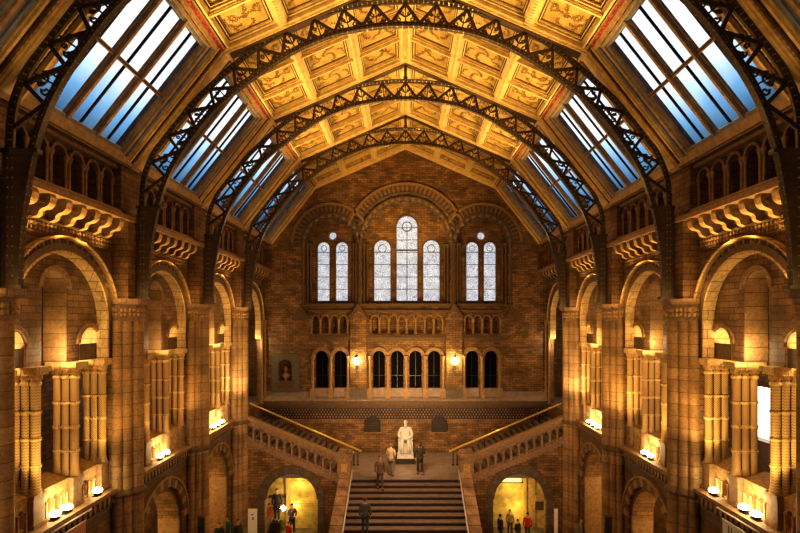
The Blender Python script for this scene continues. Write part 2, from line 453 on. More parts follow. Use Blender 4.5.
# ------------------------------------------------------------------ cornice brackets
for s in (-1, 1):
    F = FS(s); c = BAYC[1]
    t = thing('cornice_bracket', '', 'bracket', F(c, 2.6, 9.64))
    mb = MB(); prof = []
    # scroll profile in (w, v)
    scroll = [(9.66, 3.24), (9.10, 3.24), (9.06, 3.14)] + [(9.30 - .22*math.cos(a), 3.06 - .2*math.sin(a)) for a in [PI*i/8 for i in range(0, 9)]] + [(9.5, 2.98), (9.66, 2.98)]
    G = lambda u, v, w: F(w, v, u)      # extrude along the hall
    G = lambda a, b, d: F(c + d, b, a)
    mb.prism(G, scroll, -.12, .12, cap=1); mb.build('scroll', [M['carve'], M['trim_dark']], t)  # flat sides coloured darker, painting the shade between brackets
    mb = MB()
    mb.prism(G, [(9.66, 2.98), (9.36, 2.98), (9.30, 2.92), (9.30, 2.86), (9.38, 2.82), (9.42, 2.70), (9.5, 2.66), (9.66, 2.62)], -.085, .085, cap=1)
    mb.build('corbel', [M['carve'], M['trim_dark']], t)  # corbel sides carry the same painted shade
    for q in (-.10, .10):
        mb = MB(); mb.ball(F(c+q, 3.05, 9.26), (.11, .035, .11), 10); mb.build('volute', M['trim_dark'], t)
    k7 = 7
    for k in range(1, 6):
        for j in range(k7):
            o = t if (k == 1 and j == 0) else copy_tree(t)
            o.location.y = BAYC[k] + (j-3)*.62
            o['group'] = 'scroll brackets under the %s cornice in the %s bay' % (SIDE[s], ORD[k])
            o['label'] = 'scrolled bracket under the %s cornice, number %s of seven in the %s bay' % (SIDE[s], ['one', 'two', 'three', 'four', 'five', 'six', 'seven'][j], ORD[k])

# ------------------------------------------------------------------ piers
def pier(s):
    F = FS(s); y = P
    t = thing('clustered_pier', '', 'pier', (s*9.3, y, GR))
    spots = [(-.46, 9.50, .17), (-.30, 9.27, .16), (0, 9.12, .23), (.30, 9.27, .16), (.46, 9.50, .17)]
    for du, w, r in spots:
        mb = MB(); c = F(y+du, GR, w)
        mb.lathe(c, [(r+.08, 0), (r+.08, .3), (r+.02, .4), (r, .5), (r, 12.4-.02)], 20)
        mb.build('shaft', M['pier'], t)
    mb = MB(); mb.box(F, y-.55, y+.55, GR, .7, 9.42, 9.66); mb.box(F, y-.35, y+.35, GR, .7, 9.2, 9.5); mb.build('core', M['pier'], t)
    for zz in (-5.75,):
        mb = MB()
        for du, w, r in spots:
            mb.lathe(F(y+du, zz-.1, w), [(r, 0), (r+.07, .03), (r+.09, .1), (r+.05, .16), (r, .22)], 20)
        mb.build('shaft_ring', M['trim_dark'], t)
    # capital: bell + carved panels + abacus
    mb = MB(); Fp = lambda a, b, h: F(y+a, h, b)
    base = [(-.58, 9.66), (-.58, 9.38), (-.26, 8.98), (.26, 8.98), (.58, 9.38), (.58, 9.66)]
    mb.prism(Fp, base, .02, .5)
    mb.prism(Fp, [(a*1.04, 9.66-(9.66-b)*1.06) for a, b in base], -.04, .02)
    cap = mb.build('capital', M['trim'], t)
    mb = MB()
    segs = list(zip(base[:-1], base[1:]))
    for (a0, b0), (a1, b1) in segs:
        L = math.hypot(a1-a0, b1-b0); n = max(1, round(L/.26)); nx, ny = (b1-b0)/L, -(a1-a0)/L
        if nx*(a0+a1)/2 + ny*((b0+b1)/2-9.66) < 0: nx, ny = -nx, -ny
        for q in range(n):
            for lf in range(4):
                f = (q+.5)/n; ca = a0+(a1-a0)*f; cb = b0+(b1-b0)*f
                tx, ty = (a1-a0)/L, (b1-b0)/L; sx = (-.055, .055)[lf % 2]; sz = (.17, .33)[lf//2]
                p = F(y + ca + tx*sx + nx*.02, sz, cb + ty*sx + ny*.02)
                mb.ball(p, (.055, .055, .07), 6)
    mb.build('carved_foliage', M['carve'], cap)
    mb = MB()
    ab = [(a*1.1, 9.66-(9.66-b)*1.16) for a, b in base]
    mb.prism(Fp, ab, .5, .58); mb.prism(Fp, [(a*1.17, 9.66-(9.66-b)*1.26) for a, b in base], .58, .7)
    mb.build('abacus', M['coping'], t)
    mb = MB(); mb.box(F, y-.55, y+.55, .7, 3.24, 9.1, 9.7); mb.box(F, y-.58, y+.58, 3.24, 5.35, 9.3, 9.7)
    mb.build('upper_pilaster', M['wall'], t)
    return t
PL = {1: 'nearest the viewer', 2: 'second from the viewer', 3: 'third from the viewer', 4: 'fourth from the viewer beside the stair'}
for s in (-1, 1):
    t = pier(s)
    for k in (1, 2, 3, 4, 5):
        o = t if k == 1 else copy_tree(t)
        o.location.y = P*k
        o['label'] = 'tall clustered stone pier with carved capital on the %s side, %s' % (SIDE[s], {1: 'beyond the edge of view', 2: 'nearest to the frame edge', 3: 'second one in', 4: 'third one in', 5: 'farthest, beside the stair'}[k])
        o['group'] = 'clustered stone piers of the nave'

# ------------------------------------------------------------------ column clusters of the arcade
def cluster(s, respond, patt):
    F = FS(s); y = P; WS = (9.81, 10.06, 10.31)
    t = thing('column_cluster', '', 'column', F(y, -5.5, 10.1))
    mb = MB(); mb.box(F, y-.20, y+.20, -5.48, -4.62, 9.72, 10.48); mb.box(F, y-.23, y+.23, -4.70, -4.60, 9.68, 10.5); mb.box(F, y-.23, y+.23, -5.48, -5.38, 9.68, 10.5)
    mb.build('pedestal', M['trim'], t)
    mb = MB(); mb.box(F, y-.04, y+.06, -4.6, -1.5, 9.76, 10.36); mb.build('core', M['dark'], t)  # dark slab added to paint the shade between the shafts
    for i, w in enumerate(WS):
        mb = MB(); c = F(y, -4.6, w)
        mb.lathe(c, [(.15, 0), (.15, .06), (.13, .12), (.116, .2), (.116, 2.98)], 16)
        mt = {0: 'shaft_plain', 1: 'shaft_diam', 2: 'shaft_chev'}[patt]
        mb.build('shaft', M[mt], t)
    for q in range(4):
        for w in WS:
            mb = MB(); mb.lathe(F(y, -4.6 + .72*(q+1) - .03 + (.03 if q == 3 else 0), w), [(.116, -.02), (.14, .0), (.145, .05), (.116, .08)], 16)
            mb.build('shaft_ring', M['pale'], t)
    mb = MB()
    for w in WS:
        mb.lathe(F(y, -1.70, w), [(.105, 0), (.115, .08), (.155, .22), (.17, .27)], 12)
        for a in range(6):
            an = a*PI/3; p = F(y+.13*math.cos(an), -1.53, w+.12*math.sin(an)); mb.ball(p, (.045, .045, .07), 6)
    mb.build('carved_capital', M['carve'], t)
    mb = MB(); mb.box(F, y-.24, y+.24, -1.45, -1.38, 9.63, 10.5); mb.box(F, y-.28, y+.28, -1.38, -1.24, 9.58, 10.5)
    mb.build('abacus', M['pale'], t)
    return t
for s in (-1, 1):
    protos = {p: cluster(s, False, p) for p in (0, 1, 2)}
    used = set()
    for k in (1, 2, 3, 4):
        for j, du in enumerate((-2.06, -.86, .70, 2.06)):
            # plain shafts on the inner clusters, patterned ones at the ends of the bay
            patt = {1: (2, 0, 0, 1), 2: (2, 2, 0, 1), 3: (0, 0, 0, 0), 4: (1, 0, 0, 0)}[k][j]
            o = protos[patt] if patt not in used else copy_tree(protos[patt]); used.add(patt)
            o.location.y = BAYC[k] + du
            o['label'] = '%s column cluster with %s shafts in the %s bay of the %s gallery' % (
                ['first', 'second', 'third', 'last'][j], ['plain ringed', 'lattice-carved', 'zigzag-carved'][patt], ORD[k], SIDE[s])
            o['group'] = 'column clusters of the %s gallery arcade' % SIDE[s]
# far bay jamb shafts
for s in (-1, 1):
    F = FS(s)
    for j, (u, w) in enumerate(((D-.22, 9.48), (D-.5, 9.6))):
        mb = MB(); mb.lathe(F(u, -5.6, w), [(.13, 0), (.1, .1), (.09, .2), (.09, 5.2), (.14, 5.45), (.15, 5.6)], 12)
        o = mb.build('corner_shaft', M['trim'])
        tag(o, 'thin corner shaft where the %s wall meets the far wall, %s' % (SIDE[s], ['against the far wall', 'nearer the pier'][j]), 'column', 'thin corner shafts')

# ------------------------------------------------------------------ iron roof ribs
LOW = [(8.69, .7), (8.69, 1.02), (8.66, 1.73), (8.58, 2.5), (8.43, 3.42), (8.28, 4.03), (8.04, 4.73), (7.66, 5.47), (7.05, 6.36), (6.52, 7.0), (5.8, 7.66), (5.05, 8.22), (4.17, 8.82), (3.25, 9.3), (2.25, 9.66), (1.1, 9.86), (0, 9.93)]
UPP = [(9.0, 3.82), (8.95, 4.6), (8.82, 5.15), (8.5, 5.8), (7.9, 6.62), (7.2, 7.42), (6.45, 8.15), (5.75, 8.76), (4.95, 9.36), (4.17, 9.83), (3.4, 10.2), (2.64, 10.48), (1.87, 10.68), (1.0, 10.81), (0, 10.86)]
def resample(pts, n):
    # Catmull-Rom smooth then arc-length resample to n+1 points
    q = []
    P0 = [pts[0]] + pts + [(-pts[-2][0], pts[-2][1])]
    for i in range(1, len(P0)-2):
        a, b, c, d = P0[i-1], P0[i], P0[i+1], P0[i+2]
        for k in range(8):
            t = k/8
            q.append(tuple(.5*((2*b[m]) + (-a[m]+c[m])*t + (2*a[m]-5*b[m]+4*c[m]-d[m])*t*t + (-a[m]+3*b[m]-3*c[m]+d[m])*t**3) for m in (0, 1)))
    q.append(pts[-1])
    L = [0]
    for i in range(len(q)-1): L.append(L[-1] + math.hypot(q[i+1][0]-q[i][0], q[i+1][1]-q[i][1]))
    out = []; j = 0
    for i in range(n+1):
        s_ = L[-1]*i/n
        while j < len(L)-2 and L[j+1] < s_: j += 1
        f = (s_-L[j])/max(1e-9, L[j+1]-L[j]); out.append((q[j][0]+(q[j+1][0]-q[j][0])*f, q[j][1]+(q[j+1][1]-q[j][1])*f))
    return out, L[-1]
def offset(pts, d):   # positive = outward (away from nave centre/up)
    out = []
    for i in range(len(pts)):
        a = pts[max(0, i-1)]; b = pts[min(len(pts)-1, i+1)]; dx, dy = b[0]-a[0], b[1]-a[1]; L = math.hypot(dx, dy)
        out.append((pts[i][0] + dy/L*d, pts[i][1] - dx/L*d))
    out = [(max(0, a), b) if i == len(out)-1 else (a, b) for i, (a, b) in enumerate(out)]
    out[-1] = (0, out[-1][1]); return out
def band(mb, a, b, y0, y1, s, mi=0):
    vs = []; fs = []; n = len(a)
    for i in range(n):
        vs += [(s*a[i][0], y0, a[i][1]), (s*a[i][0], y1, a[i][1]), (s*b[i][0], y1, b[i][1]), (s*b[i][0], y0, b[i][1])]
    for i in range(n-1):
        q = 4*i
        for k in range(4): fs.append((q+k, q+(k+1) % 4, q+4+(k+1) % 4, q+4+k))
    fs += [(0, 1, 2, 3), (4*n-4, 4*n-3, 4*n-2, 4*n-1)]
    mb.add(vs, fs, mi)
def rivets(mb, pts, y, s, r=.028, step=.17, nrm=None, mi=2):
    q, L = resample(pts, 400); n = int(L/step)
    for i in range(n):
        x, z = q[int(400*(i+.5)/n)]
        c = Vector((s*x, y, z)); vs = [c+Vector((r, 0, 0)), c+Vector((0, 0, r)), c-Vector((r, 0, 0)), c-Vector((0, 0, r)), c+Vector((0, -r, 0)), c+Vector((0, r, 0))]
        mb.add(vs, [(0,1,4), (1,2,4), (2,3,4), (3,0,4), (0,5,1), (1,5,2), (2,5,3), (3,5,0)], mi)
def leafshape(mb, O, ax, ay, p, ang, L, W, y0, y1):
    c, s_ = math.cos(ang), math.sin(ang); pr = [(0, 0), (.3, .8), (.6, 1), (.85, .55), (1, 0), (.85, -.55), (.6, -1), (.3, -.8)]
    loop = []
    for a, b in pr:
        u = p[0] + a*L*c - b*W*s_; v = p[1] + a*L*s_ + b*W*c
        loop.append((O[0] + ax[0]*u + ay[0]*v, O[1] + ax[1]*u + ay[1]*v))
    mb.prism(FX, loop, y0, y1)
def scroll(mb, O, ax, ay, c, r0, turns, dirn, y0, y1, th):
    n = 14; a0 = PI/2 if dirn > 0 else PI/2
    pts = []
    for i in range(n+1):
        f = i/n; r = r0*(1-.75*f); a = a0 - dirn*turns*2*PI*f
        pts.append((c[0] + r*math.cos(a), c[1] + r*math.sin(a)))
    for i in range(n):
        (x0, z0), (x1, z1) = pts[i], pts[i+1]; dx, dz = x1-x0, z1-z0; L = math.hypot(dx, dz); t = th*(1-.5*i/n)
        q = [(x0 - dz/L*t, z0 + dx/L*t), (x1 - dz/L*t, z1 + dx/L*t), (x1 + dz/L*t, z1 - dx/L*t), (x0 + dz/L*t, z0 - dx/L*t)]
        mb.prism(FX, [(O[0] + ax[0]*u + ay[0]*v, O[1] + ax[1]*u + ay[1]*v) for u, v in q], y0, y1)
NR = 11
def rib():
    y = P; t = thing('iron_roof_rib', '', 'roof arch', (0, y, .7))
    hw = .085
    lowS, _ = resample(LOW, 70); uppS, _ = resample(UPP, 60)
    for s in (-1, 1):
        mb = MB()
        band(mb, lowS, offset(lowS, .035), y-hw, y+hw, s, 0)
        band(mb, offset(lowS, .03), offset(lowS, .15), y-.035, y+.035, s, 0)
        band(mb, offset(lowS, .14), offset(lowS, .165), y-.06, y+.06, s, 0)
        rivets(mb, offset(lowS, .0), y-hw+.03, s, .02); rivets(mb, offset(lowS, .0), y+hw-.03, s, .02)
        rivets(mb, offset(lowS, .09), y-.04, s, .024)
        mb.build('lower_chord', [M['ironface'], M['iron'], M['rivet']], t)
        mb = MB()
        band(mb, offset(uppS, -.04), uppS, y-hw, y+hw, s, 0)
        band(mb, offset(uppS, -.15), offset(uppS, -.04), y-.035, y+.035, s, 0)
        rivets(mb, offset(uppS, -.09), y-.04, s, .024); rivets(mb, offset(uppS, -.05), y-hw+.03, s, .02)
        mb.build('upper_chord', [M['ironface'], M['iron'], M['rivet']], t)
        # riveted box post standing on the capital
        mb = MB()
        lp = [p for p in lowS if p[1] < 3.8]
        mb.prism(lambda a, b, d: (s*a, d, b), [(p[0]+.05, p[1]) for p in lp] + [(lp[-1][0]+.05, 3.8), (9.02, 3.8), (9.06, .7)], y-.07, y+.07, mi=0)
        band(mb, [(9.0, .7), (8.97, 3.8)], [(9.08, .7), (9.05, 3.8)], y-hw, y+hw, s)
        mb.box(lambda u, v, w: (s*u, w, v), 8.6, 9.12, .7, .78, y-hw-.04, y+hw+.04)
        mb.box(lambda u, v, w: (s*u, w, v), 8.26, 9.1, 3.76, 3.86, y-hw, y+hw)
        for q in (8.83, 8.94):
            z = 1.
            while z < 3.7:
                c = Vector((s*q, y-.075, z)); r = .024
                mb.add([c+Vector((r,0,0)), c+Vector((0,0,r)), c-Vector((r,0,0)), c-Vector((0,0,r)), c+Vector((0,-r,0))], [(0,1,4), (1,2,4), (2,3,4), (3,0,4), (0,3,2,1)], 2); z += .22
        mb.build('post', [M['ironface'], M['iron'], M['rivet']], t)
    # web
    low2 = [p for p in lowS if p[1] >= 3.85]; 
    lw, _ = resample(low2, 2*NR+1)            # nodes lower
    up, _ = resample(UPP, 2*NR+1)
    lw = lw[::-1]; up = up[::-1]              # index 0 at crown
    def bar(s, a, b):
        mb = MB(); dx, dz = b[0]-a[0], b[1]-a[1]; L = math.hypot(dx, dz); nx, nz = -dz/L*.048, dx/L*.048
        mb.prism(FX, [(s*(a[0]+nx), a[1]+nz), (s*(b[0]+nx), b[1]+nz), (s*(b[0]-nx), b[1]-nz), (s*(a[0]-nx), a[1]-nz)], y-.035, y+.035)
        mb.build('web_brace', M['iron'], t)
    def orn(O, ax, ay, W, H, kind):
        mb = MB(); y0, y1 = y-.02, y+.02
        mb.prism(FX, [(O[0]+ax[0]*u+ay[0]*v, O[1]+ax[1]*u+ay[1]*v) for u, v in ((-.022, 0), (.022, 0), (.014, H*.8), (-.014, H*.8))], y0, y1)
        for sg in (-1, 1):
            if True:
                scroll(mb, O, ax, ay, (sg*W*.23, H*.2), H*.17, 1.1, sg, y0, y1, .026)
                scroll(mb, O, ax, ay, (sg*W*.11, H*.5), H*.12, 1.1, sg, y0, y1, .022)
            if kind % 2:
                leafshape(mb, O, ax, ay, (sg*W*.05, H*.05), PI/2 - sg*1.2, W*.3, .035, y0, y1)
            else:
                for vb, L in ((.3, .24),):
                    leafshape(mb, O, ax, ay, (0, H*vb), PI/2 - sg*.95, L*W*1.1, .032, y0, y1)
        leafshape(mb, O, ax, ay, (0, H*.55), PI/2, H*.36, .032, y0, y1)
        mb.build('foliage_panel', M['iron'], t)
    def frame(a, b, c):   # a,b base points, c apex
        O = ((a[0]+b[0])/2, (a[1]+b[1])/2); W = math.hypot(b[0]-a[0], b[1]-a[1]); ax = ((b[0]-a[0])/W, (b[1]-a[1])/W)
        ay = (-ax[1], ax[0])
        if (c[0]-O[0])*ay[0] + (c[1]-O[1])*ay[1] < 0: ay = (-ay[0], -ay[1])
        H = (c[0]-O[0])*ay[0] + (c[1]-O[1])*ay[1]
        return O, ax, ay, W, H
    OF = lambda p: p
    lo = offset(lw[::-1], .15)[::-1]; uo = offset(up[::-1], -.13)[::-1]
    lo[0] = (0, lw[0][1]+.15); 
    for i in range(0, 2*NR, 2):     # upper nodes even, lower nodes odd
        A, B = uo[i], lo[i+1]
        for s in (-1, 1):
            bar(s, A, B)
            if i+2 <= 2*NR+1: bar(s, B, uo[i+2])
    orn(*frame((-lo[1][0], lo[1][1]), lo[1], uo[0]), 0)
    k = 1
    for i in range(1, 2*NR-1, 2):
        for s in (-1, 1):
            a, b, c = [(s*p[0], p[1]) for p in (lo[i], lo[i+2], uo[i+1])]
            orn(*frame(a, b, c), k)
        k += 1
    mb = MB(); mb.box(FX, -.06, .06, 10.86, 11.75, y-.06, y+.06); mb.ball((0, y, 10.95), .11, 8); mb.build('king_post', M['iron'], t)
    for s in (-1, 1):
        mb = MB(); band(mb, [(5.9, 8.92), (0, 11.52)], [(5.9, 9.12), (0, 11.72)], y-.16, y+.16, s); mb.build('rafter', M['gold_dark'], t)
    return t
t = rib()
for k in range(1, 6):
    o = t if k == 1 else copy_tree(t)
    o.location.y = P*k
    o['label'] = {1: 'riveted iron roof arch just behind the near edge of view', 2: 'largest riveted iron roof arch, cut by the top corners of the view', 3: 'second dark iron roof arch whose crown touches the top of the view', 4: 'third iron roof arch, with smaller lattice, in mid nave', 5: 'farthest iron roof arch just before the far gable'}[k]
    o['group'] = 'iron roof arches'

# ------------------------------------------------------------------ roof
A0 = (9.15, 5.23); B0 = (6.17, 9.02); C0 = (0, 11.73)
def slopeF(s, a, b):
    L = math.hypot(b[0]-a[0], b[1]-a[1]); d = ((b[0]-a[0])/L, (b[1]-a[1])/L); n = (d[1], -d[0])
    if n[1] < 0: n = (-n[0], -n[1])
    return (lambda u, v, w: (s*(a[0] + d[0]*v + n[0]*w), u, a[1] + d[1]*v + n[1]*w)), L
RW = {1: 'first', 2: 'nearest', 3: 'second', 4: 'third', 5: 'farthest'}
def skylight(s):
    F, L = slopeF(s, A0, B0); c = BAYC[1]
    t = thing('roof_window', '', 'skylight', F(c, 0, 0))
    a, b, t0, t1 = c-2.05, c+1.78, .26, L-.42
    mb = MB(); mb.prism(F, rect(c-2.30, c+2.30, 0, L), .02, .30, [rect(a, b, t0, t1)], mi=1)
    mb.box(F, c-2.30, c+2.30, -.02, .12, -.08, .02); mb.box(F, c-2.30, c+2.30, L-.2, L-.02, -.08, .02)
    for q in (b+.16, b+.34, a-.14): mb.box(F, q-.03, q+.03, .1, L-.15, -.04, .03, 0 if q != b+.34 else 1)
    mb.build('frame', [M['timber'], M['slate']], t)
    mb = MB()
    for q, (w0, w1) in enumerate(((.0, .09), (.09, .14))):
        d = .02+.12*q
        mb.prism(F, rect(a-.2+d, b+.2-d, t0-.2+d, t1+.2-d), w0-.05, w1, [rect(a-.11+d*.9, b+.11-d*.9, t0-.11+d*.9, t1+.11-d*.9)], 0)
    mb.build('inner_moulding', M['timber'], t)
    for q in (-.773, .503):
        mb = MB(); u = c + q
        mb.box(F, u-.045, u+.045, t0-.05, t1+.05, -.03, .02); mb.box(F, u-.06, u+.06, t0, t1, .02, .16, 1); mb.box(F, u-.09, u-.065, t0, t1, .08, .16, 0); mb.box(F, u+.065, u+.09, t0, t1, .08, .16, 0)
        mb.build('mullion', [M['timber'], M['slate']], t)
    tm = (t0+t1)/2
    mb = MB(); mb.box(F, a, b, tm-.06, tm+.06, .05, .16); mb.box(F, a, b, tm-.025, tm+.025, .02, .05, 1); mb.build('transom', [M['timber'], M['gold_dark']], t)
    for q in (-1.42, -.135, 1.15):
        mb = MB(); mb.box(F, c+q-.022, c+q+.022, t0, t1, .11, .18); mb.build('glazing_bar', M['black'], t)
    mb = MB(); mb.box(F, a, b, t0, t1, .17, .18); mb.build('glass', M['roofglass'], t)
    return t
for s in (-1, 1):
    t = skylight(s)
    for k in range(1, 6):
        o = t if k == 1 else copy_tree(t)
        o.location.y = BAYC[k]
        o['label'] = 'oak framed sloping roof window on the %s side, %s' % (SIDE[s], {1: 'closest and mostly out of view', 2: 'largest, in the top corner', 3: 'second one from the corner', 4: 'third one from the corner', 5: 'smallest, beside the far wall'}[k])
        o['group'] = 'sloping roof windows'
# ceiling proper
ceil = thing('ceiling', 'gilded panelled ceiling with painted leaf panels rising to a ridge', 'ceiling', (0, 0, 9.), kind='structure')
for s in (-1, 1):
    F, L = slopeF(s, A0, B0)
    for k in range(0, 7):
        mb = MB(); y = P*k
        if k == 6: y = D
        mb.box(F, y-.56, y+.56, -.05, L+.1, -.02, .36)
        for q in (-.5, -.36, -.22, .22, .36, .5):
            mb.box(F, y+q-.035, y+q+.035, 0, L, -.10, -.02, 0 if abs(q) != .36 else 1)
        for q in (-.6, .6): mb.box(F, y+q-.06, y+q+.06, 0, L, .03, .3, 2)
        mb.box(F, y-.2, y+.2, 0, L, -.16, -.02, 0)
        for j in range(int(L/.16)):
            for q in (-.29, .29): mb.box(F, y+q-.025, y+q+.025, .05+j*.16, .13+j*.16, -.07, -.02, 0)
        mb.build('slope_beam', [M['gold'], M['gold_dark'], M['slate']], ceil)
    mb = MB(); mb.box(F, 0, D, -.16, .02, -.1, .35); mb.build('eaves_board', M['timber'], ceil)
    F, L = slopeF(s, B0, C0)
    mb = MB()   # break beam with red strip
    mb.box(F, 0, D, -.12, .16, -.06, .3); mb.box(F, 0, D, .0, .10, -.10, -.06, 1); mb.box(F, 0, D, .22, .28, -.09, .3); mb.box(F, 0, D, .16, .22, -.02, .3, 2)
    for j in range(int(D/.5)): mb.box(F, j*.5, j*.5+.3, -.24, -.14, -.1, .1)
    mb.box(F, 0, D, .28, .34, .0, .3)
    mb.build('springer_beam', [M['gold'], M['red'], M['gold_dark']], ceil)
    for q in (1, 2, 3):
        mb = MB(); t_ = L*q/3 if q < 3 else L-.12; w = .13
        mb.box(F, 0, D, t_-w, t_+w, -.12, .3)
        mb.box(F, 0, D, t_-w-.05, t_-w, -.05, .3, 1 if q == 9 else 0); mb.box(F, 0, D, t_+w, t_+w+.05, -.05, .3) if q < 3 else None
        for j in range(int(D/.14)): mb.box(F, j*.14, j*.14+.07, t_-.05, t_+.05, -.155, -.12)
        mb.build('purlin' if q < 3 else 'ridge_beam', [M['gold'], M['gold_dark']], ceil)
    for k in range(0, 7):
        y = P*k if k < 6 else D
        mb = MB(); mb.box(F, y-.32, y+.32, 0, L, -.10, .3); mb.box(F, y-.22, y+.22, 0, L, -.16, -.1); mb.build('cross_beam', M['gold'], ceil)
        if k == 6: break
        for r in (1, 2):
            yy = y + .32 + (P-.64)*r/3
            mb = MB(); mb.box(F, yy-.06, yy+.06, .3, L-.2, -.06, .3); mb.box(F, yy-.035, yy+.035, .3, L-.2, -.1, -.06); mb.build('cross_beam', M['gold'], ceil)
    # coffers: one mesh per row position, copied
    CW = (P-.64)/3
    for q in range(3):
        v0 = L*q/3 + (.18 if q else .34); v1 = L*(q+1)/3 - (.18 if q < 2 else .25)
        base = None
        for k in range(1, 6):
            for r in range(3):
                u0 = P*k + .32 + CW*r + .07; u1 = u0 + CW - .14
                if base is None:
                    mb = MB()
                    mb.prism(F, rect(u0, u1, v0, v1), .0, .3, [rect(u0+.05, u1-.05, v0+.05, v1-.05)], 0)
                    mb.prism(F, rect(u0+.05, u1-.05, v0+.05, v1-.05), .07, .3, [rect(u0+.10, u1-.10, v0+.10, v1-.10)], 1)  # recessed steps browned to paint shadow lines round the panel
                    mb.prism(F, rect(u0+.10, u1-.10, v0+.10, v1-.10), .04, .3, [rect(u0+.13, u1-.13, v0+.13, v1-.13)], 0)
                    mb.prism(F, rect(u0+.13, u1-.13, v0+.13, v1-.13), .10, .3, [rect(u0+.17, u1-.17, v0+.17, v1-.17)], 1)
                    a, b, c_, d_ = u0+.17, u1-.17, v0+.17, v1-.17
                    mb.box(F, a, b, c_, d_, .12, .3, 2)
                    rnd = random.Random(q*7+3)
                    # painted sprig: stem with leaves
                    L2 = d_-c_; cm = (a+b)/2
                    def lf(u, v, ang, ln, wd):
                        pr = [(0, 0), (.4, 1), (1, 0), (.4, -1)]
                        loop = [(u + x*ln*math.cos(ang) - z*wd*math.sin(ang), v + x*ln*math.sin(ang) + z*wd*math.cos(ang)) for x, z in pr]
                        if all(a < p[0] < b and c_ < p[1] < d_ for p in loop): mb.prism(F, loop, .108, .12, mi=3)
                    for br in range(11):
                        bu, bv = rnd.uniform(a+.1, b-.1), rnd.uniform(c_+.1, d_-.1); ang = rnd.uniform(0, 2*PI); cu = rnd.choice((-.22, .22))
                        for i in range(10):
                            nu, nv = bu+.05*math.cos(ang), bv+.05*math.sin(ang)
                            lf(bu, bv, ang, .055, .006); sgn = 1 if i % 2 else -1
                            lf(bu, bv, ang+sgn*.95, .085, .022)
                            bu, bv = nu, nv; ang += cu
                    base = mb.build('coffer_panel', [M['gold'], M['gold_dark'], M['painted'], M['leaf']], ceil); b0 = u0
                else:
                    o = base.copy(); col.objects.link(o); o.parent = ceil; o.location.y = u0 - b0
    mb = MB(); mb.box(F, 0, P, 0, L, .12, .3); mb.build('plain_panel', M['gold'], ceil)
    mb = MB(); mb.box(F, -2, D+.6, -.2, L, .32, .45); mb.build('roof_deck', M['dark'], ceil)
    F, L = slopeF(s, A0, B0); mb = MB(); mb.box(F, 0, P-.5, 0, L, .3, .4); mb.build('roof_deck', M['dark'], ceil)

# ------------------------------------------------------------------ far wall
holes = []; rec = []
def roofh(x): 
    x = abs(x)
    return 9.02 + (6.17-x)*.4392 if x < 6.17 else 5.2 + (9.2-x)*1.27
GC = [(ex(331.5), 1.77, ey(243)), (ex(406), 2.97, ey(244)), (ex(482), 1.77, ey(243))]
SILL = ey(303.5)
for uc, r, vs in GC: holes.append(arch(uc, r, SILL, vs, 28))
niches = []
for x0, n in ((311.5, 4), (370.5, 8), (464, 4)):
    for j in range(n): niches.append(ex(x0 + 4.6 + j*9.05))
for u in niches: holes.append(arch(u, .2, ey(333.5), ey(319), 8))
lows = []
for x0, x1 in ((315.6, 327.8), (334, 346.2), (372.8, 385), (391, 403.4), (409.3, 421.8), (428, 440.4), (466.2, 478.6), (485, 497.2)): lows.append(((ex(x0)+ex(x1))/2, (ex(x1)-ex(x0))/2))
for u, hw in lows: holes.append(arch(u, hw, ey(388), ey(350.8)-hw, 12))
nic = (ex(285.4), .45); holes.append(arch(nic[0], nic[1], ey(381), ey(359.6)-.45, 12))
outer = [(-9.66, GR), (9.66, GR), (9.66, 5.3), (6.3, 9.2), (0, 12.0), (-6.3, 9.2), (-9.66, 5.3)]
mb = MB(); mb.prism(FE, outer, 0, .5, holes)
wf = mb.build('wall_far', M['far']); tag(wf, 'patterned brick gable wall at the far end of the hall', 'wall', kind='structure')
mb = MB()
# inner skin with window lights
lights = [(ex(322.4), .41, ey(241)-.41, ey(300.5)), (ex(341), .41, ey(241)-.41, ey(300.5)), (ex(382), .56, ey(239)-.56, ey(300.5)), (ex(407), .71, ey(214.5)-.71, ey(300.5)), (ex(431.8), .56, ey(239)-.56, ey(300.5)), (ex(473.3), .41, ey(241)-.41, ey(300.5)), (ex(491), .41, ey(241)-.41, ey(300.5))]
h2 = [arch(u, hw, vb, vs, 14) for u, hw, vs, vb in lights]
for x in (331.7, 482): h2.append([(ex(x)+.25*math.cos(a), ey(234.7)+.25*math.sin(a)) for a in [2*PI*i/16 for i in range(16)]])
mb.prism(FE, rect(-8, 8, ey(306), ey(190)), .5, .8, h2)
mb.prism(FE, rect(-9.5, 9.5, ey(306), ey(396)), .501, .8, [])
mb.build('window_backing', M['far'], wf)
wn = 0
for u, hw, vs, vb in lights:
    wn += 1
    o = thing('window_%d' % wn, '', 'window', (u, D+.6, vb), kind='structure')
    mb = MB(); mb.prism(FE, arch(u, hw, vb, vs, 16), .64, .67); mb.build('leaded_glass', M['leaded'], o)
    mb = MB(); mb.prism(FE, arch(u, hw+.09, vb-.06, vs, 16), .42, .52, [arch(u, hw, vb, vs, 16)]); mb.build('stone_surround', M['trim_dark'], o)
    mb = MB()
    z = vb+.8
    while z < vs: mb.box(FE, u-hw, u+hw, z-.02, z+.02, .60, .64); z += .85
    if hw > .7:
        mb.box(FE, u-.025, u+.025, vb, vs+.1, .59, .64); mb.box(FE, u-hw, u+hw, ey(249)-.05, ey(249)+.05, .55, .64)
    # ring tracery
    mb.ring(FE, u, vs, hw*.42, hw*.5, .60, .64, 10, 0, 2*PI)
    mb.build('saddle_bars', M['iron'], o)
    o['label'] = 'tall round-headed leaded window in the far gable, ' + ['leftmost of all', 'second from the left', 'left of the tall central light', 'tallest and central', 'right of the tall central light', 'second from the right', 'rightmost of all'][wn-1]
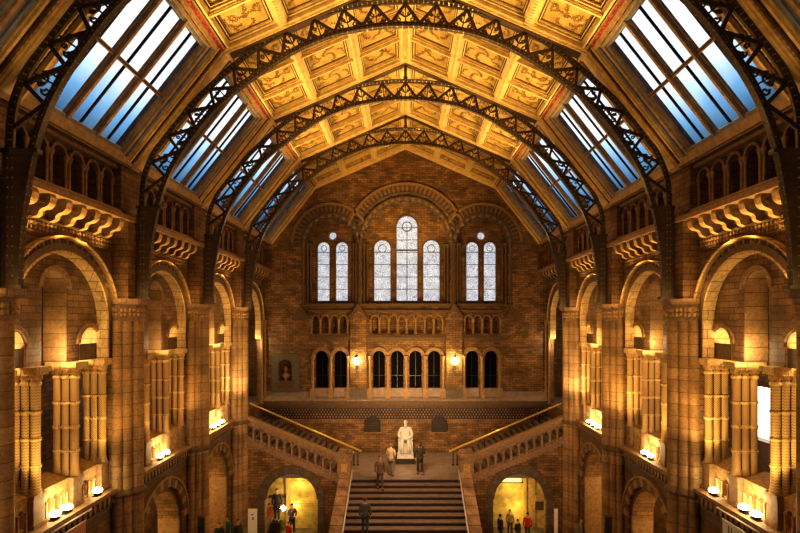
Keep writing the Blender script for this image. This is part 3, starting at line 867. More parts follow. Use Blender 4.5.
for x, l in ((331.7, 'left'), (482, 'right')):
    wn += 1; mb = MB(); c = [(ex(x)+.25*math.cos(a), ey(234.7)+.25*math.sin(a)) for a in [2*PI*i/16 for i in range(16)]]
    o = thing('window_%d' % wn, 'small round window above the %s pair of gable lights' % l, 'window', (ex(x), D+.6, ey(234.7)), kind='structure')
    mb.prism(FE, c, .64, .67); mb.build('leaded_glass', M['leaded'], o)
    mb = MB(); mb.ring(FE, ex(x), ey(234.7), .25, .34, .4, .52, 12, 0, 2*PI, gap=.02); mb.build('stone_ring', M['trim'], o)
# hood arches
for i, (uc, r, vs) in enumerate(GC):
    mb = MB(); R = [2.72, 4.15, 2.72][i]
    a1 = PI; a0 = 0
    if i == 1: a0, a1 = .30, PI-.30
    if i == 0: a0 = .42
    if i == 2: a1 = PI-.42
    n = int(R*(a1-a0)/.17)
    mb.ring(FE, uc, vs, R-.16, R, -.14, .02, 1, a0, a1, alt=(0,))
    mb.ring(FE, uc, vs, R-.62, R-.18, -.07, .02, n, a0, a1, gap=.022/R*1.2, alt=(0, 1))
    mb.ring(FE, uc, vs, R-.70, R-.62, -.12, .02, 1, a0, a1, alt=(2,))
    mb.ring(FE, uc, vs, r, r+.16, -.12, .1, int(r*14), 0, PI, gap=.006, alt=(0, 2))
    mb.ring(FE, uc, vs, r-.14, r, .05, .3, int(r*10), 0, PI, gap=.02, alt=(2, 1))
    mb.ring(FE, uc, vs, r+.16, r+.24, -.16, .02, 1, 0, PI, alt=(1,))
    mb.build('hood_arch', [M['trim'], M['trim_dark'], M['grey']], wf)
    mb = MB()
    for sg in (-1, 1):
        for q, (dw, dv) in enumerate(((r+.14, -.05), (r-.12, .14), (r-.32, .32))):
            colonette(mb, FE(uc+sg*dw, SILL-.1, dv), vs-SILL+.1, .085)
    mb.build('jamb_colonette', M['trim_dark'], wf)
mb = MB()
for a, b in ((291, 303), (358, 365), (449, 455), (511, 523)): mb.box(FE, ex(a), ex(b), vs-.12, vs+.02, -.16, .05)
# ledges
mb.box(FE, ex(309), ex(502), ey(306.5), ey(303.5), -.12, .5); mb.box(FE, ex(309), ex(502), ey(312.5), ey(310), -.22, .1)
mb.box(FE, ex(309), ex(502), ey(341), ey(337), -.22, .1); mb.box(FE, ex(309), ex(502), ey(337), ey(335), -.12, .1)
for a, b in ((264, 309), (502, 547)): mb.box(FE, ex(a), ex(b), ey(349), ey(347.5), -.06, .1)
mb.box(FE, -9.6, 9.6, ey(404.5), ey(400), -.42, .05); mb.box(FE, -9.6, 9.6, ey(407), ey(404.5), -.3, .05)
mb.build('ledge_mouldings', M['trim_dark'], wf)
# sloping base course
def wedge(mb, u0, u1, v0, v1, w0, w1, mi=0):
    vs_ = [FE(u0, v0, w0), FE(u1, v0, w0), FE(u1, v1, w1), FE(u0, v1, w1), FE(u0, v0, .05), FE(u1, v0, .05), FE(u1, v1, .05), FE(u0, v1, .05)]
    mb.add(vs_, [(0,1,2,3), (4,7,6,5), (0,4,5,1), (3,2,6,7), (0,3,7,4), (1,5,6,2)], mi)
mb = MB(); wedge(mb, -9.6, 9.6, ey(400), ey(396), -.4, -.12)
for a, b in ((264, 309), (502, 547)): wedge(mb, ex(a), ex(b), ey(396), ey(391.5), -.1, -.02)
for u, hw in lows:
    for q in range(3): wedge(mb, u-hw-.03, u+hw+.03, ey(396)+q*.18, ey(396)+q*.18+.18, -.3+q*.1, -.24+q*.1)
mb.build('sloping_sills', M['step'], wf)
# pilasters with gablets
for i, (a, b) in enumerate(((350.6, 366.8), (446, 462))):
    mb = MB(); u0, u1 = ex(a), ex(b)
    mb.box(FE, u0, u1, ey(396), ey(318), -.3, .05); mb.box(FE, u0-.05, u1+.05, ey(349.5), ey(348), -.34, .05); mb.box(FE, u0-.05, u1+.05, ey(396), ey(389), -.36, .05, 1)
    um = (u0+u1)/2
    mb.prism(FE, [(u0-.1, ey(318)), (u1+.1, ey(318)), (um, ey(303.5))], -.4, .05, mi=2); mb.ring(FE, um, ey(318), .3, .42, -.44, -.3, 8)
    mb.build('pilaster', [M['far'], M['grey'], M['trim_dark']], wf)
for x in (301, 512):
    mb = MB(); um = ex(x); mb.prism(FE, [(um-.65, ey(319)), (um+.65, ey(319)), (um, ey(305.5))], -.3, .05); mb.ring(FE, um, ey(319), .3, .42, -.34, -.2, 8); mb.build('gablet', M['trim_dark'], wf)
# niche row colonettes + lower arcade columns
mb = MB()
for x0, n in ((311.5, 4), (370.5, 8), (464, 4)):
    for j in range(n+1): colonette(mb, FE(ex(x0 + .1 + j*9.05), ey(334), -.02), 1.0, .06)
    for j in range(n): mb.ring(FE, ex(x0+4.6+j*9.05), ey(319), .2, .29, -.08, .02, 6, gap=.02)
mb.build('blind_arcade', M['trim'], wf)
mb = MB()
for u, hw in lows:
    mb.ring(FE, u, ey(350.8)-hw, hw, hw+.16, -.08, .02, 9, gap=.01); mb.ring(FE, u, ey(350.8)-hw, hw+.16, hw+.24, -.16, .02, 1)
mb.build('arcade_mouldings', M['trim'], wf)
xs = (313, 331, 348.5, 370, 388, 406.3, 425, 443, 464, 482, 499.5)
for i, x in enumerate(xs):
    mb = MB(); c = FE(ex(x), ey(398), -.14)
    mb.box(FE, ex(x)-.17, ex(x)+.17, ey(398), ey(388), -.32, .05)
    mb.lathe(FE(ex(x), ey(388), -.14), [(.15, 0), (.13, .08), (.1, .15), (.1, 1.9), (.13, 2.0), (.17, 2.15), (.19, 2.2)], 12)
    mb.build('arcade_column', M['trim'], wf)
for j, (u, hw) in enumerate(lows):
    wn += 1
    o = thing('window_%d' % wn, 'dark round-headed opening, number %s from the left in the row of eight behind the statue landing' % ['one', 'two', 'three', 'four', 'five', 'six', 'seven', 'eight'][j], 'window', (u, D+.4, ey(388)), kind='structure')
    mb = MB(); mb.prism(FE, arch(u, hw, ey(388), ey(350.8)-hw, 14), .38, .4); mb.build('dark_glass', M['darkglass'], o)
    mb = MB(); mb.box(FE, u-.015, u+.015, ey(388), ey(352), .34, .38); mb.box(FE, u-hw, u+hw, ey(376)-.015, ey(376)+.015, .34, .38); mb.build('glazing_bars', M['black'], o)
# diaper frieze
mb = MB(); mb.box(FE, -9.6, 9.6, ey(419), ey(408), -.02, .05)
z0 = ey(418)
for r in range(4):
    for j in range(96):
        u = -9.5 + j*.2 + (.1 if r % 2 else 0); zc = z0 + .08 + r*.17
        mb.prism(FE, [(u-.055, zc), (u, zc-.07), (u+.055, zc), (u, zc+.07)], -.06, 0, mi=1)
for j in range(150): mb.box(FE, -9.5+j*.127, -9.5+j*.127+.06, ey(423), ey(420), -.08, .05, 1)
mb.box(FE, -9.6, 9.6, ey(420), ey(419), -.1, .05, 1)
mb.build('diaper_frieze', [M['nosing'], M['coping']], wf)
# ------------------------------------------------------------------ niche with bust, plaques, sconces
t = thing('memorial_niche', 'grey stone wall memorial with a round-headed niche, left of the far arcade', 'memorial', FE(nic[0], ey(392), 0))
mb = MB(); mb.prism(FE, rect(ex(271.8), ex(299.4), ey(392), ey(354)), -.12, -.002, [arch(nic[0], .45, ey(381), ey(359.6)-.45, 12)]); mb.build('surround', M['grey'], t)
mb = MB(); mb.box(FE, ex(277), ex(293.5), ey(388), ey(382), -.2, -.12); mb.box(FE, ex(276), ex(294.5), ey(382.3), ey(381), -.26, -.1); mb.build('inscription_panel', M['trim_dark'], t)
mb = MB(); c = FE(nic[0], ey(380.8), .2)
mb.lathe(c, [(.16, 0), (.1, .08), (.1, .14), (.2, .2)], 10); mb.ball((c[0], c[1], c[2]+.34), (.3, .16, .2), 12); mb.tube([(c[0], c[1], c[2]+.4), (c[0], c[1]-.02, c[2]+.62)], .08, 8); mb.ball((c[0], c[1]-.02, c[2]+.76), (.13, .15, .18), 12)
mb.ball((c[0], c[1]-.16, c[2]+.75), (.03, .05, .04), 6)
for sg in (-1, 1): mb.ball((c[0]+sg*.13, c[1], c[2]+.76), (.02, .03, .05), 6)
tag(mb.build('portrait_bust', M['trim']), 'small pale portrait bust standing in the grey wall niche', 'bust')
for x, l in ((372.8, 'left'), (439.3, 'right')):
    t = thing('bronze_plaque', 'dark arched bronze plaque on the brick wall to the %s of the statue' % l, 'plaque', FE(ex(x), ey(432), 0), 'bronze wall plaques')
    u = ex(x); lp = [(u-.54, ey(431.7)), (u-.54, ey(419.5)), (u-.42, ey(419.5))] + [(u-.42*math.cos(PI*i/10), ey(419.5)+.25*math.sin(PI*i/10)) for i in range(1, 10)] + [(u+.42, ey(419.5)), (u+.54, ey(419.5)), (u+.54, ey(431.7))]
    mb = MB(); mb.prism(FE, lp, -.14, -.002); mb.build('plate', M['slab'], t)
    mb = MB()
    for q in range(4): mb.box(FE, u-.3, u+.3, ey(430)+q*.16, ey(430)+q*.16+.015, -.145, -.14)
    mb.build('raised_lines', M['trim_dark'], t)
    mb = MB(); mb.box(FE, u-.6, u+.6, ey(431.7)-.08, ey(431.7), -.1, -.002); mb.build('sill', M['trim'], t)
for x, l in ((357.6, 'left'), (454.2, 'right')):
    t = thing('wall_lamp', 'lit globe wall lamp on black bracket, %s of the two on the far wall' % l, 'lamp', FE(ex(x), ey(366), -.3), 'far wall lamps')
    u = ex(x)
    mb = MB(); mb.ball(FE(u, ey(360), -.62), (.2, .2, .26), 14); mb.build('glass_globe', M['lampglass'], t)
    mb = MB(); mb.lathe(FE(u, ey(360)+.22, -.62), [(.13, 0), (.16, .05), (.03, .2), (.02, .3)], 8); mb.build('lamp_cap', M['black'], t)
    mb = MB(); mb.lathe(FE(u, ey(372.5), -.45), [(.03, 0), (.07, .12), (.03, .3), (.05, .45), (.1, .52)], 8); mb.tube([FE(u, ey(370), -.3), FE(u, ey(370), -.45), FE(u, ey(365), -.62)], .03, 6); mb.build('bracket', M['black'], t)

# ------------------------------------------------------------------ stairs, landing
LH = -9.0; YF = 28.2
mb = MB(); mb.box(FX, -3.75, 3.75, LH-.3, LH, YF, D+.02); o = mb.build('floor_landing', M['landing']); tag(o, 'broad brown stone landing in front of the statue', 'floor', kind='structure')
mb = MB(); N = 20; rs = (LH-GR)/N; tr = .435
for i in range(N):
    z1 = LH - rs*(i+1) + (rs if i == 0 else 0)
for i in range(1, N):
    z1 = LH - rs*i; y1 = YF - tr*(i-1); mb.box(FX, -3.05, 3.05, z1-rs, z1, y1-tr, y1+.05)
    mb.box(FX, -3.05, 3.05, z1-rs, z1-.05, y1-tr-.006, y1-tr, 2)  # dark sheet on each riser paints the shadow under the nosing
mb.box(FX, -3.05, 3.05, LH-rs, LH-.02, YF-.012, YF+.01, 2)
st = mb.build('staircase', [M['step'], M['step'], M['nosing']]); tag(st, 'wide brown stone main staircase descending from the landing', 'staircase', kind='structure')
slope = rs/tr
for s in (-1, 1):
    t = thing('stair_parapet', 'sloping stone parapet along the %s edge of the main staircase' % SIDE[s], 'parapet', (s*3.4, YF, LH))
    Fp = lambda a, b, d, s=s: (s*d, a, b)
    yl = YF - tr*(N-1)
    mb = MB(); mb.prism(Fp, [(YF, LH+.35), (YF, GR), (yl, GR), (yl, GR+.55)], 3.1, 3.62); mb.build('wall', M['far'], t)
    mb = MB(); mb.prism(Fp, [(YF, LH+.35), (YF, LH+.5), (yl, GR+.7), (yl, GR+.55)], 3.08, 3.68)
    mb.build('coping', M['coping'], t)
    mb = MB(); mb.tube([(s*3.0, YF, LH+.55), (s*3.0, yl, GR+.75)], .035, 8)
    for q in range(0, N, 4): mb.tube([(s*3.02, YF-q*tr, LH-rs*q-.1), (s*3.0, YF-q*tr, LH-rs*q+.55)], .02, 6)
    o = mb.build('handrail', M['white']); tag(o, 'thin pale handrail fixed inside the %s stair parapet' % SIDE[s], 'handrail')
    # newel
    t = thing('newel_post', 'square carved stone newel post at the %s top corner of the main stair' % SIDE[s], 'newel', (s*3.45, 28.4, LH))
    B = lambda w, z0, z1, mi=0: mb.box(FX, s*3.45-w, s*3.45+w, z0, z1, 28.45-w, 28.45+w, mi)
    mb = MB(); B(.36, LH-.5, -7.75); mb.build('shaft', M['trim'], t)
    mb = MB(); B(.42, -7.9, -7.75); B(.46, -7.75, -7.6); B(.38, -7.6, -7.45); B(.22, -7.45, -7.38); mb.build('newel_cap', M['coping'], t)
    mb = MB(); mb.prism(FX, [(s*3.45 + .26*math.cos(a), -8.35+.36*math.sin(a)) for a in [PI/4+i*PI/2 for i in range(4)]], 28.06, 28.09); mb.build('carved_panel', M['carve'], t)
    # side flight
    sl = .42; X0, X1 = 3.75, 9.64; n = 16; run = (X1-X0)/n; rise = run*sl
    mb = MB()
    for i in range(n):
        x0 = X0+run*i; zt = LH+rise*(i+1)
        Fs = lambda u, v, w, s=s: (s*u, w, v)
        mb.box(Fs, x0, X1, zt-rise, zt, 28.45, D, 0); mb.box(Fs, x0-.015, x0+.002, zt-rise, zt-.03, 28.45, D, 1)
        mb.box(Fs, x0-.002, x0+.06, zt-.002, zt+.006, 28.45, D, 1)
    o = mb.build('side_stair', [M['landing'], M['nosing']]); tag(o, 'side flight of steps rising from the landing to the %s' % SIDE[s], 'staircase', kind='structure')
    # front wall beneath the side flight
    ac = 6.45
    lp = [(3.6, GR), (3.6, LH-.2), (X0, LH-.15)] + [(9.7, LH-.15+(9.7-X0)*sl)] + [(9.7, GR)] + arch(ac, 1.5, GR, -10.15, 20)[::-1]
    mb = MB(); mb.prism(lambda a, b, d, s=s: (s*a, d, b), lp, 28.3, 28.75)
    fw = mb.build('wall_stair_' + SIDE[s], M['far']); tag(fw, 'brick wall with a round arch carrying the %s side flight' % SIDE[s], 'wall', kind='structure')
    Fs = lambda u, v, w, s=s: (s*u, w, v)
    mb = MB(); mb.ring(Fs, ac, -10.15, 1.5, 1.86, 28.22, 28.5, 17, gap=.006, alt=(0, 1)); mb.ring(Fs, ac, -10.15, 1.86, 1.93, 28.18, 28.4, 1, alt=(0,)); mb.ring(Fs, ac, -10.15, 1.42, 1.5, 28.3, 28.75, 14)
    for q in range(5):
        for sg in (-1, 1): mb.box(Fs, ac+sg*1.68-.18, ac+sg*1.68+.18, GR+q*.45, GR+q*.45+.43, 28.22, 28.4, (q+1) % 2)
    mb.build('archivolt', [M['trim_dark'], M['grey']], fw)
    # balustrade
    t = thing('stone_balustrade', 'arcaded stone balustrade climbing the %s side flight' % SIDE[s], 'balustrade', (s*6.5, 28.4, -8))
    zb = lambda x: LH - .05 + (x-X0)*sl
    XE = 9.0
    mb = MB(); Q = lambda a, b, d, s=s: (s*a, d, b)
    a_, b_ = X0+.02, XE+.3
    mb.prism(Q, [(a_, zb(a_)+1.26), (a_, zb(a_)+1.42), (b_, zb(b_)+1.42), (b_, zb(b_)+1.26)], 28.2, 28.62); mb.build('coping', M['trim'], t)
    holes = []; nb = 12; pitch = (XE-X0)/nb
    for i in range(nb):
        xc = X0 + pitch*(i+.5)+.05; h0 = zb(xc)+.3; holes.append([(xc-.15, h0-.15*sl), (xc-.15, h0+.5)] + [(xc-.15*math.cos(PI*k/8), h0+.52+.15*math.sin(PI*k/8)) for k in range(1, 8)] + [(xc+.15, h0+.5), (xc+.15, h0+.15*sl)])
    mb = MB(); mb.prism(Q, [(a_, zb(a_)+.1), (a_, zb(a_)+1.26), (b_, zb(b_)+1.26), (b_, zb(b_)+.1)], 28.3, 28.5, holes); mb.build('pierced_panel', M['balus'], t)
    for i in range(nb+1):
        mb = MB(); xc = X0 + pitch*i+.05; mb.lathe((s*xc, 28.27, zb(xc)+.22), [(.1, 0), (.07, .06), (.055, .12), (.055, .55), (.1, .72), (.12, .76)], 8); mb.build('baluster', M['balus'], t)
    for i in range(nb):
        mb = MB(); xc = X0 + pitch*(i+.5)+.05
        mb.ring(Q, xc, zb(xc)+.82, .13, .2, 28.22, 28.32, 6); mb.build('arch_moulding', M['balus'], t)
    mb = MB()
    for i in range(nb*2):
        xa = X0+pitch*i/2; mb.box(Fs, xa, min(xa+pitch/2, 9.3), zb(xa)-.12, zb(xa)+.16+pitch*sl/2, 28.2, 28.5)
    mb.build('stepped_string', M['balus'], t)
    # brass centre rail
    t = thing('brass_handrail', 'polished brass handrail on black posts up the middle of the %s side flight' % SIDE[s], 'handrail', (s*2.75, 31.0, LH))
    mb = MB(); zr = lambda x: -8.14 + (x-2.72)*.427
    mb.tube([(s*2.72, 31, zr(2.72)), (s*9.66, 31, zr(9.66))], .065, 8); mb.build('rail', M['brass'], t)
    for q, x in enumerate((2.95, 3.2, 4.9, 6.6, 8.3)):
        mb = MB(); zf = LH if x < X0 else LH + rise*(int((x-X0)/run)+1)
        mb.tube([(s*x, 31, zf), (s*x, 31, zr(x))], .03, 6); mb.lathe((s*x, 31, zf), [(.09, 0), (.09, .03), (.03, .08)], 8); mb.build('post', M['black'], t)
    # room behind the arch
    mb = MB()
    mb.box(Fs, 3.75, 9.5, GR, LH+.2, 29.9, 30.1, 0)
    mb.build('back_wall', M['plaster'], fw)
    def W(px): return abs(px-405.5)*29.85/500
    def Hh(py): return -(py-320)*29.85/500
    mb = MB()
    if s < 0:
        mb.box(Fs, W(290), W(286.5), GR, -9.1, 29.7, 29.92); mb.box(Fs, 5.0, W(290.5), GR, Hh(481), 29.8, 29.92, 1)
        mb.box(Fs, 5.0, W(292), Hh(502.2), Hh(501.2), 29.76, 29.8, 0); mb.box(Fs, 5.0, W(292), Hh(509), Hh(508), 29.76, 29.8, 0)
        for j in range(10): mb.ring(Fs, 5.2+j*.16, Hh(505), .05, .085, 29.75, 29.8, 8, 0, 2*PI, alt=(0,))
        mb.box(Fs, W(286), W(266), Hh(497.5), Hh(495), 29.78, 29.92, 2); mb.box(Fs, W(286), W(266), Hh(509), Hh(507), 29.78, 29.92, 2)
    else:
        mb.box(Fs, W(523), W(526), GR, -9.1, 29.7, 29.92); mb.box(Fs, W(526), W(535), GR, -9.1, 29.8, 29.92, 4)
        mb.box(Fs, W(535), 9.3, Hh(500), Hh(495), 29.6, 29.92, 4); mb.box(Fs, W(535), 9.3, Hh(509.5), Hh(500), 29.75, 29.92, 2)
        mb.box(Fs, W(500), W(521), Hh(481.5), Hh(474), 29.75, 29.92, 3); mb.box(Fs, W(493), W(523), Hh(482.5), Hh(481.5), 29.7, 29.92, 2)
    mb.build('back_fittings', [M['brass'], M['plaster'], M['gold_dark'], M['white'], M['timber']], fw)
# main floor
mb = MB(); mb.box(FX, -14.6, 14.6, GR-.3, GR, -2, D+3); o = mb.build('floor', M['floor']); tag(o, 'stone tiled ground floor of the hall', 'floor', kind='structure')

# ------------------------------------------------------------------ lights + fixtures
def light(kind, loc, e, c, r=.08, tgt=None, size=1.2, blend=.6, sp=None):
    l = bpy.data.lights.new('lamp', kind); l.energy = e; l.color = c
    if kind in ('POINT', 'SPOT'): l.shadow_soft_size = r
    if kind == 'SPOT': l.spot_size = size; l.spot_blend = blend
    if kind == 'AREA': l.size = size
    o = bpy.data.objects.new('light_source', l); col.objects.link(o); o.location = loc
    if tgt: o.rotation_euler = (Vector(tgt)-Vector(loc)).to_track_quat('-Z', 'Y').to_euler()
    return o
W1 = (1., .62, .20); W2 = (1., .72, .34); W3 = (1., .55, .15); WC = (1., .70, .27)
for s in (-1, 1):
    F = FS(s); proto = None
    cnt = {1: ((-.6, 0), (-.1, 0), (1.6, 1)), 2: ((-.35, 0), (.15, 0), (1.55, 1)), 3: ((-.1, 0), (.4, 0)), 4: ((-1.2, 1), (-.3, 0), (.3, 0), (.9, 0))}
    for k in (1, 2, 3, 4):
        for j, (du, small) in enumerate(cnt[k]):
            u = BAYC[k] + du
            if proto is None:
                t = thing('floodlight', '', 'floodlight', F(u, -5.5, 9.66)); proto = t
                mb = MB(); mb.box(F, u-.14, u+.14, -5.5, -5.47, 9.58, 9.74); mb.box(F, u-.13, u-.11, -5.47, -5.3, 9.62, 9.7); mb.box(F, u+.11, u+.13, -5.47, -5.3, 9.62, 9.7); mb.build('bracket', M['black'], t)
                mb = MB(); mb.lathe(F(u, -5.46, 9.66), [(.05, 0), (.1, .03), (.12, .06), (.12, .08)], 10); mb.build('housing', M['black'], t)
                mb = MB(); mb.ball(F(u, -5.34, 9.66), (.14, .15, .09), 12); mb.build('lens', M['flood'], t)
            else: t = copy_tree(proto)
            t.location.y = u
            t['group'] = 'floodlights on the wall ledges'
            t['label'] = '%s floodlight on the %s ledge in the %s bay' % (['first', 'second', 'third', 'last'][j] + (' small' if small else ' bright'), SIDE[s], ORD[k])
            light('POINT', F(u, -4.95, 9.5), (6 if small else 13) * (1.4 if k == 4 else 1), W2, .1)
    for k in (1, 2, 3, 4):
        c = BAYC[k]
        dim = {1: 1, 2: 1., 3: .5 if s < 0 else .9, 4: .9}[k]
        light('POINT', F(c+.1, -.9, 9.74), 50*dim, W2, .06)
        for du in (-1.57, 1.57): light('POINT', F(c+du, -.98, 10.3), 26*dim, W2, .05)
        light('POINT', F(c-.25, -.9, 10.4), 4*dim, W1, .1)
        light('POINT', F(c+.6, -1.5, 12.6), 4*(1 if s < 0 else 1.6), W1, .3)
        light('POINT', F(c, -8.5, 12.6), 260, W1, .3)
        for sg in (-1, 1): light('POINT', F(c+sg*1.75, .85, 9.15), 11*dim, W1, .1)  # unseen lights added in mid-air to brighten the hood arch
        for du in (-1.5, -.5, .5, 1.5): light('SPOT', F(c+du, 1.9, 9.15), 90*(dim if k < 3 else dim*.6), W1, .04, F(c+du, 3.1, 9.3), 1.7, .9)
        # added spots floating off the ledge, a warm wash over the columns
        kk = .5 if k == 3 and s < 0 else 1
        light('SPOT', F(c-2.1, -4.9, 9.0), (300 if s < 0 else 380)*kk, W1, .1, F(c-.78, -3., 9.9), .85, .8)
        light('SPOT', F(c+.75, -4.9, 9.0), (230 if s < 0 else 380)*kk, W1, .1, F(c+2.15, -3., 9.9), .85, .8)
        light('SPOT', F(c-1.3, -4.9, 8.7), 110*kk, W1, .15, F(c+1.3, -2.6, 10.0), 1.7, .9)
    light('POINT', F(BAYC[5]+1.6, -1.5, 9.8), 60, W2, .1)
    light('POINT', F(BAYC[5], -2, 12), 90, W1, .3)
    light('SPOT', F(20.6, -4.8, 8.6), (120 if s < 0 else 420), W1, .15, F(22.6, -2., 9.3), 1.1, .9)
    light('SPOT', F(26.2, -4.8, 8.6), 560, W2, .15, F(28.2, -2.4, 9.3), 1.1, .9)
    light('SPOT', F(15.0, -4.8, 8.5), (110 if s < 0 else 300), W1, .15, F(16.9, -1.5, 9.3), 1.1, .9)
    light('SPOT', F(30.6, -4.2, 8.5), 260, W2, .15, F(28.2, -2.0, 9.3), 1.1, .9)
    for k in range(2, 6):
        light('SPOT', (s*8.4, P*k-1.2, 4.7), 4700, WC, .25, (s*.3, P*k-2.9, 11.2), 1.05, .9)
        light('POINT', (s*7.4, P*k+1.4, 4.6), 12, W3, .3)
    light('POINT', (s*6.4, 29.0, -9.6), 60, (1., .74, .2), .15)
    light('POINT', (s*6.6, 29.2, -11.2), 30, (1., .74, .2), .15)
for x in (357.6, 454.2): [light('POINT', FE(ex(x)+dx_, zz_, -.62), 9, (1., .74, .25), .05) for dx_, zz_ in ((0, ey(352)), (0, ey(370)), (.33, ey(360)), (-.33, ey(360)))]
light('AREA', (0, 20, -3), 160, (1., .62, .30), size=8., tgt=(0, 34, -1))  # unseen fill panel added in the nave
for y in (9, 16, 23, 29): light('POINT', (0, y, -1), 110, W1, 1.)  # unseen fill lights added along the nave axis
light('POINT', (0, 25.5, -5.5), 170, (1., .66, .40), .8)
light('SPOT', (-2.5, 27, -4), 170, (1., .8, .62), .2, (0, 32.6, -7.5), .75, .9)
for sx in (-1, 1): light('SPOT', (sx*3.5, 19, -6.5), 900, (1., .66, .34), .3, (sx*6.3, 28, -8.), 1.0, .9)  # unseen spots added to brighten the side balustrades
light('SPOT', (0, 25, -4), 2100, (1., .64, .30), .4, (0, 34, -7.2), 1.5, .9)  # unseen spot added to brighten the wall behind the statue
light('SPOT', (0, 28, 3.), 1600, W1, .4, (0, 34, 9.0), 1.5, .9)
light('SPOT', (0, 26, -5), 2100, W1, .4, (0, 34, -.5), 1.3, .9)

# ------------------------------------------------------------------ people
def skin_mesh(V, E, R, sub=1):
    me = bpy.data.meshes.new('sk'); me.from_pydata(V, E, []); o = bpy.data.objects.new('sk', me); col.objects.link(o)
    md = o.modifiers.new('s', 'SKIN'); md.use_smooth_shade = True
    sv = me.skin_vertices[0].data if me.skin_vertices else None
    if sv is None:
        bm = bmesh.new(); bm.from_mesh(me); bm.verts.layers.skin.verify(); bm.to_mesh(me); bm.free(); sv = me.skin_vertices[0].data
    for i, r in enumerate(R): sv[i].radius = (r, r) if isinstance(r, (int, float)) else r
    sv[0].use_root = True
    o.modifiers.new('u', 'SUBSURF').levels = sub
    dg = bpy.context.evaluated_depsgraph_get(); dg.update()
    m2 = bpy.data.meshes.new_from_object(o.evaluated_get(dg)); vs = [tuple(v.co) for v in m2.vertices]; fs = [tuple(p.vertices) for p in m2.polygons]
    bpy.data.objects.remove(o); bpy.data.meshes.remove(me); bpy.data.meshes.remove(m2)
    return vs, fs
def person(label, loc, rot, H=1.75, coat='charcoal', legs='denim', hair='hairdark', arms=('down', 'down'), stride=.08, longhair=False, group=None, long=False):
    k = H/1.75
    V = [(0, 0, .95), (0, .01, 1.15), (0, 0, 1.34), (0, .01, 1.46), (0, 0, 1.53), (0, -.015, 1.60), (0, -.02, 1.67), (0, -.01, 1.73)]
    R = [(.15, .11), (.13, .10), (.155, .11), (.07, .06), (.052, .052), (.07, .075), (.078, .09), (.05, .06)]
    E = [(i, i+1) for i in range(7)]
    TV = V[:4]; 
    arm_pts = {}
    for sg, a in zip((-1, 1), arms):
        if a == 'down': pts = [(sg*.17, .01, 1.42), (sg*.215, .02, 1.30), (sg*.245, .03, 1.12), (sg*.25, -.04, .90), (sg*.25, -.06, .83)]
        elif a == 'up': pts = [(sg*.17, .0, 1.42), (sg*.22, -.03, 1.32), (sg*.24, -.12, 1.18), (sg*.12, -.30, 1.42), (sg*.09, -.33, 1.49)]
        else: pts = [(sg*.17, .0, 1.42), (sg*.22, 0, 1.30), (sg*.25, .02, 1.12), (sg*.14, -.20, 1.10), (sg*.08, -.24, 1.11)]
        arm_pts[sg] = pts; b = len(V); V += pts; R += [.062, .052, .042, .030, .034]; E += [(2, b)] + [(b+i, b+i+1) for i in range(4)]
        hand, wr = Vector(pts[4]), Vector(pts[3]); d = (hand-wr).normalized(); side = d.cross(Vector((sg, .3, .1))).normalized()
        for f in range(4):
            o = (f-1.5)*.019; q = hand + side*o + d*.03; L = (.062, .075, .07, .055)[f]
            n = len(V); V += [tuple(q), tuple(q + d*L*.6 + Vector((-sg*.006, 0, 0))), tuple(q + d*L + Vector((-sg*.02, 0, 0)))]; R += [.009, .0085, .007]; E += [(b+4, n), (n, n+1), (n+1, n+2)]
        n = len(V); q = hand - side*.03 - d*.02; V += [tuple(q), tuple(q - side*.025 + d*.03)]; R += [.011, .009]; E += [(b+4, n), (n, n+1)]
    leg_pts = {}
    for sg in (-1, 1):
        st_ = stride*sg
        pts = [(sg*.09, 0, .88), (sg*.10, -.02-st_*.6, .50), (sg*.10, .02-st_, .09), (sg*.11, -.10-st_, .035)]
        leg_pts[sg] = pts; b = len(V); V += pts; R += [.088, .056, .038, .034]; E += [(0, b)] + [(b+i, b+i+1) for i in range(3)]
    T = Matrix.Translation(loc) @ Matrix.Rotation(rot, 4, 'Z') @ Matrix.Scale(k, 4)
    def tr(vs): return [tuple(T @ Vector(v)) for v in vs]
    t = thing('person', label, 'person', loc, group)
    vs, fs = skin_mesh(V, E, R, 1); mb = MB(); mb.add(tr(vs), fs, 0, True)
    def b2(c, r): 
        m_ = MB(); m_.ball(c, r, 8); mb.add(tr(m_.v), m_.f, 0, True)
    b2((0, -.115, 1.655), (.014, .022, .022)); b2((0, -.10, 1.615), (.026, .012, .007))
    for sg in (-1, 1): b2((sg*.082, -.01, 1.66), (.012, .02, .03)); b2((sg*.032, -.10, 1.68), (.012, .01, .008))
    mb.build('body', M['skin'], t)
    def worn(name, V_, E_, R_, mat, extra=()):
        vs, fs = skin_mesh(V_, E_, R_, 1); mb = MB(); mb.add(tr(vs), fs, 0, True)
        for c, r in extra:
            m_ = MB(); m_.ball(c, r, 10); mb.add(tr(m_.v), m_.f, 0, True)
        mb.build(name, M[mat], t)
    bz = .62 if long else .84
    CV = [(0, 0, .97), (0, .01, 1.15), (0, 0, 1.33), (0, .01, 1.45), (0, 0, bz)]; CR = [(.175, .135), (.155, .125), (.18, .135), (.09, .08), (.19, .15)]; CE = [(0, 1), (1, 2), (2, 3), (0, 4)]
    for sg in (-1, 1):
        b = len(CV); CV += arm_pts[sg][:4]; CR += [.082, .070, .058, .046]; CE += [(2, b), (b, b+1), (b+1, b+2), (b+2, b+3)]
    worn('coat', CV, CE, CR, coat)
    LV = [(0, 0, .93)]; LR = [(.15, .12)]; LE = []
    for sg in (-1, 1):
        b = len(LV); p = leg_pts[sg]; LV += [p[0], p[1], (p[2][0], p[2][1], .12)]; LR += [.10, .072, .062]; LE += [(0, b), (b, b+1), (b+1, b+2)]
    worn('trousers', LV, LE, LR, legs)
    mb = MB()
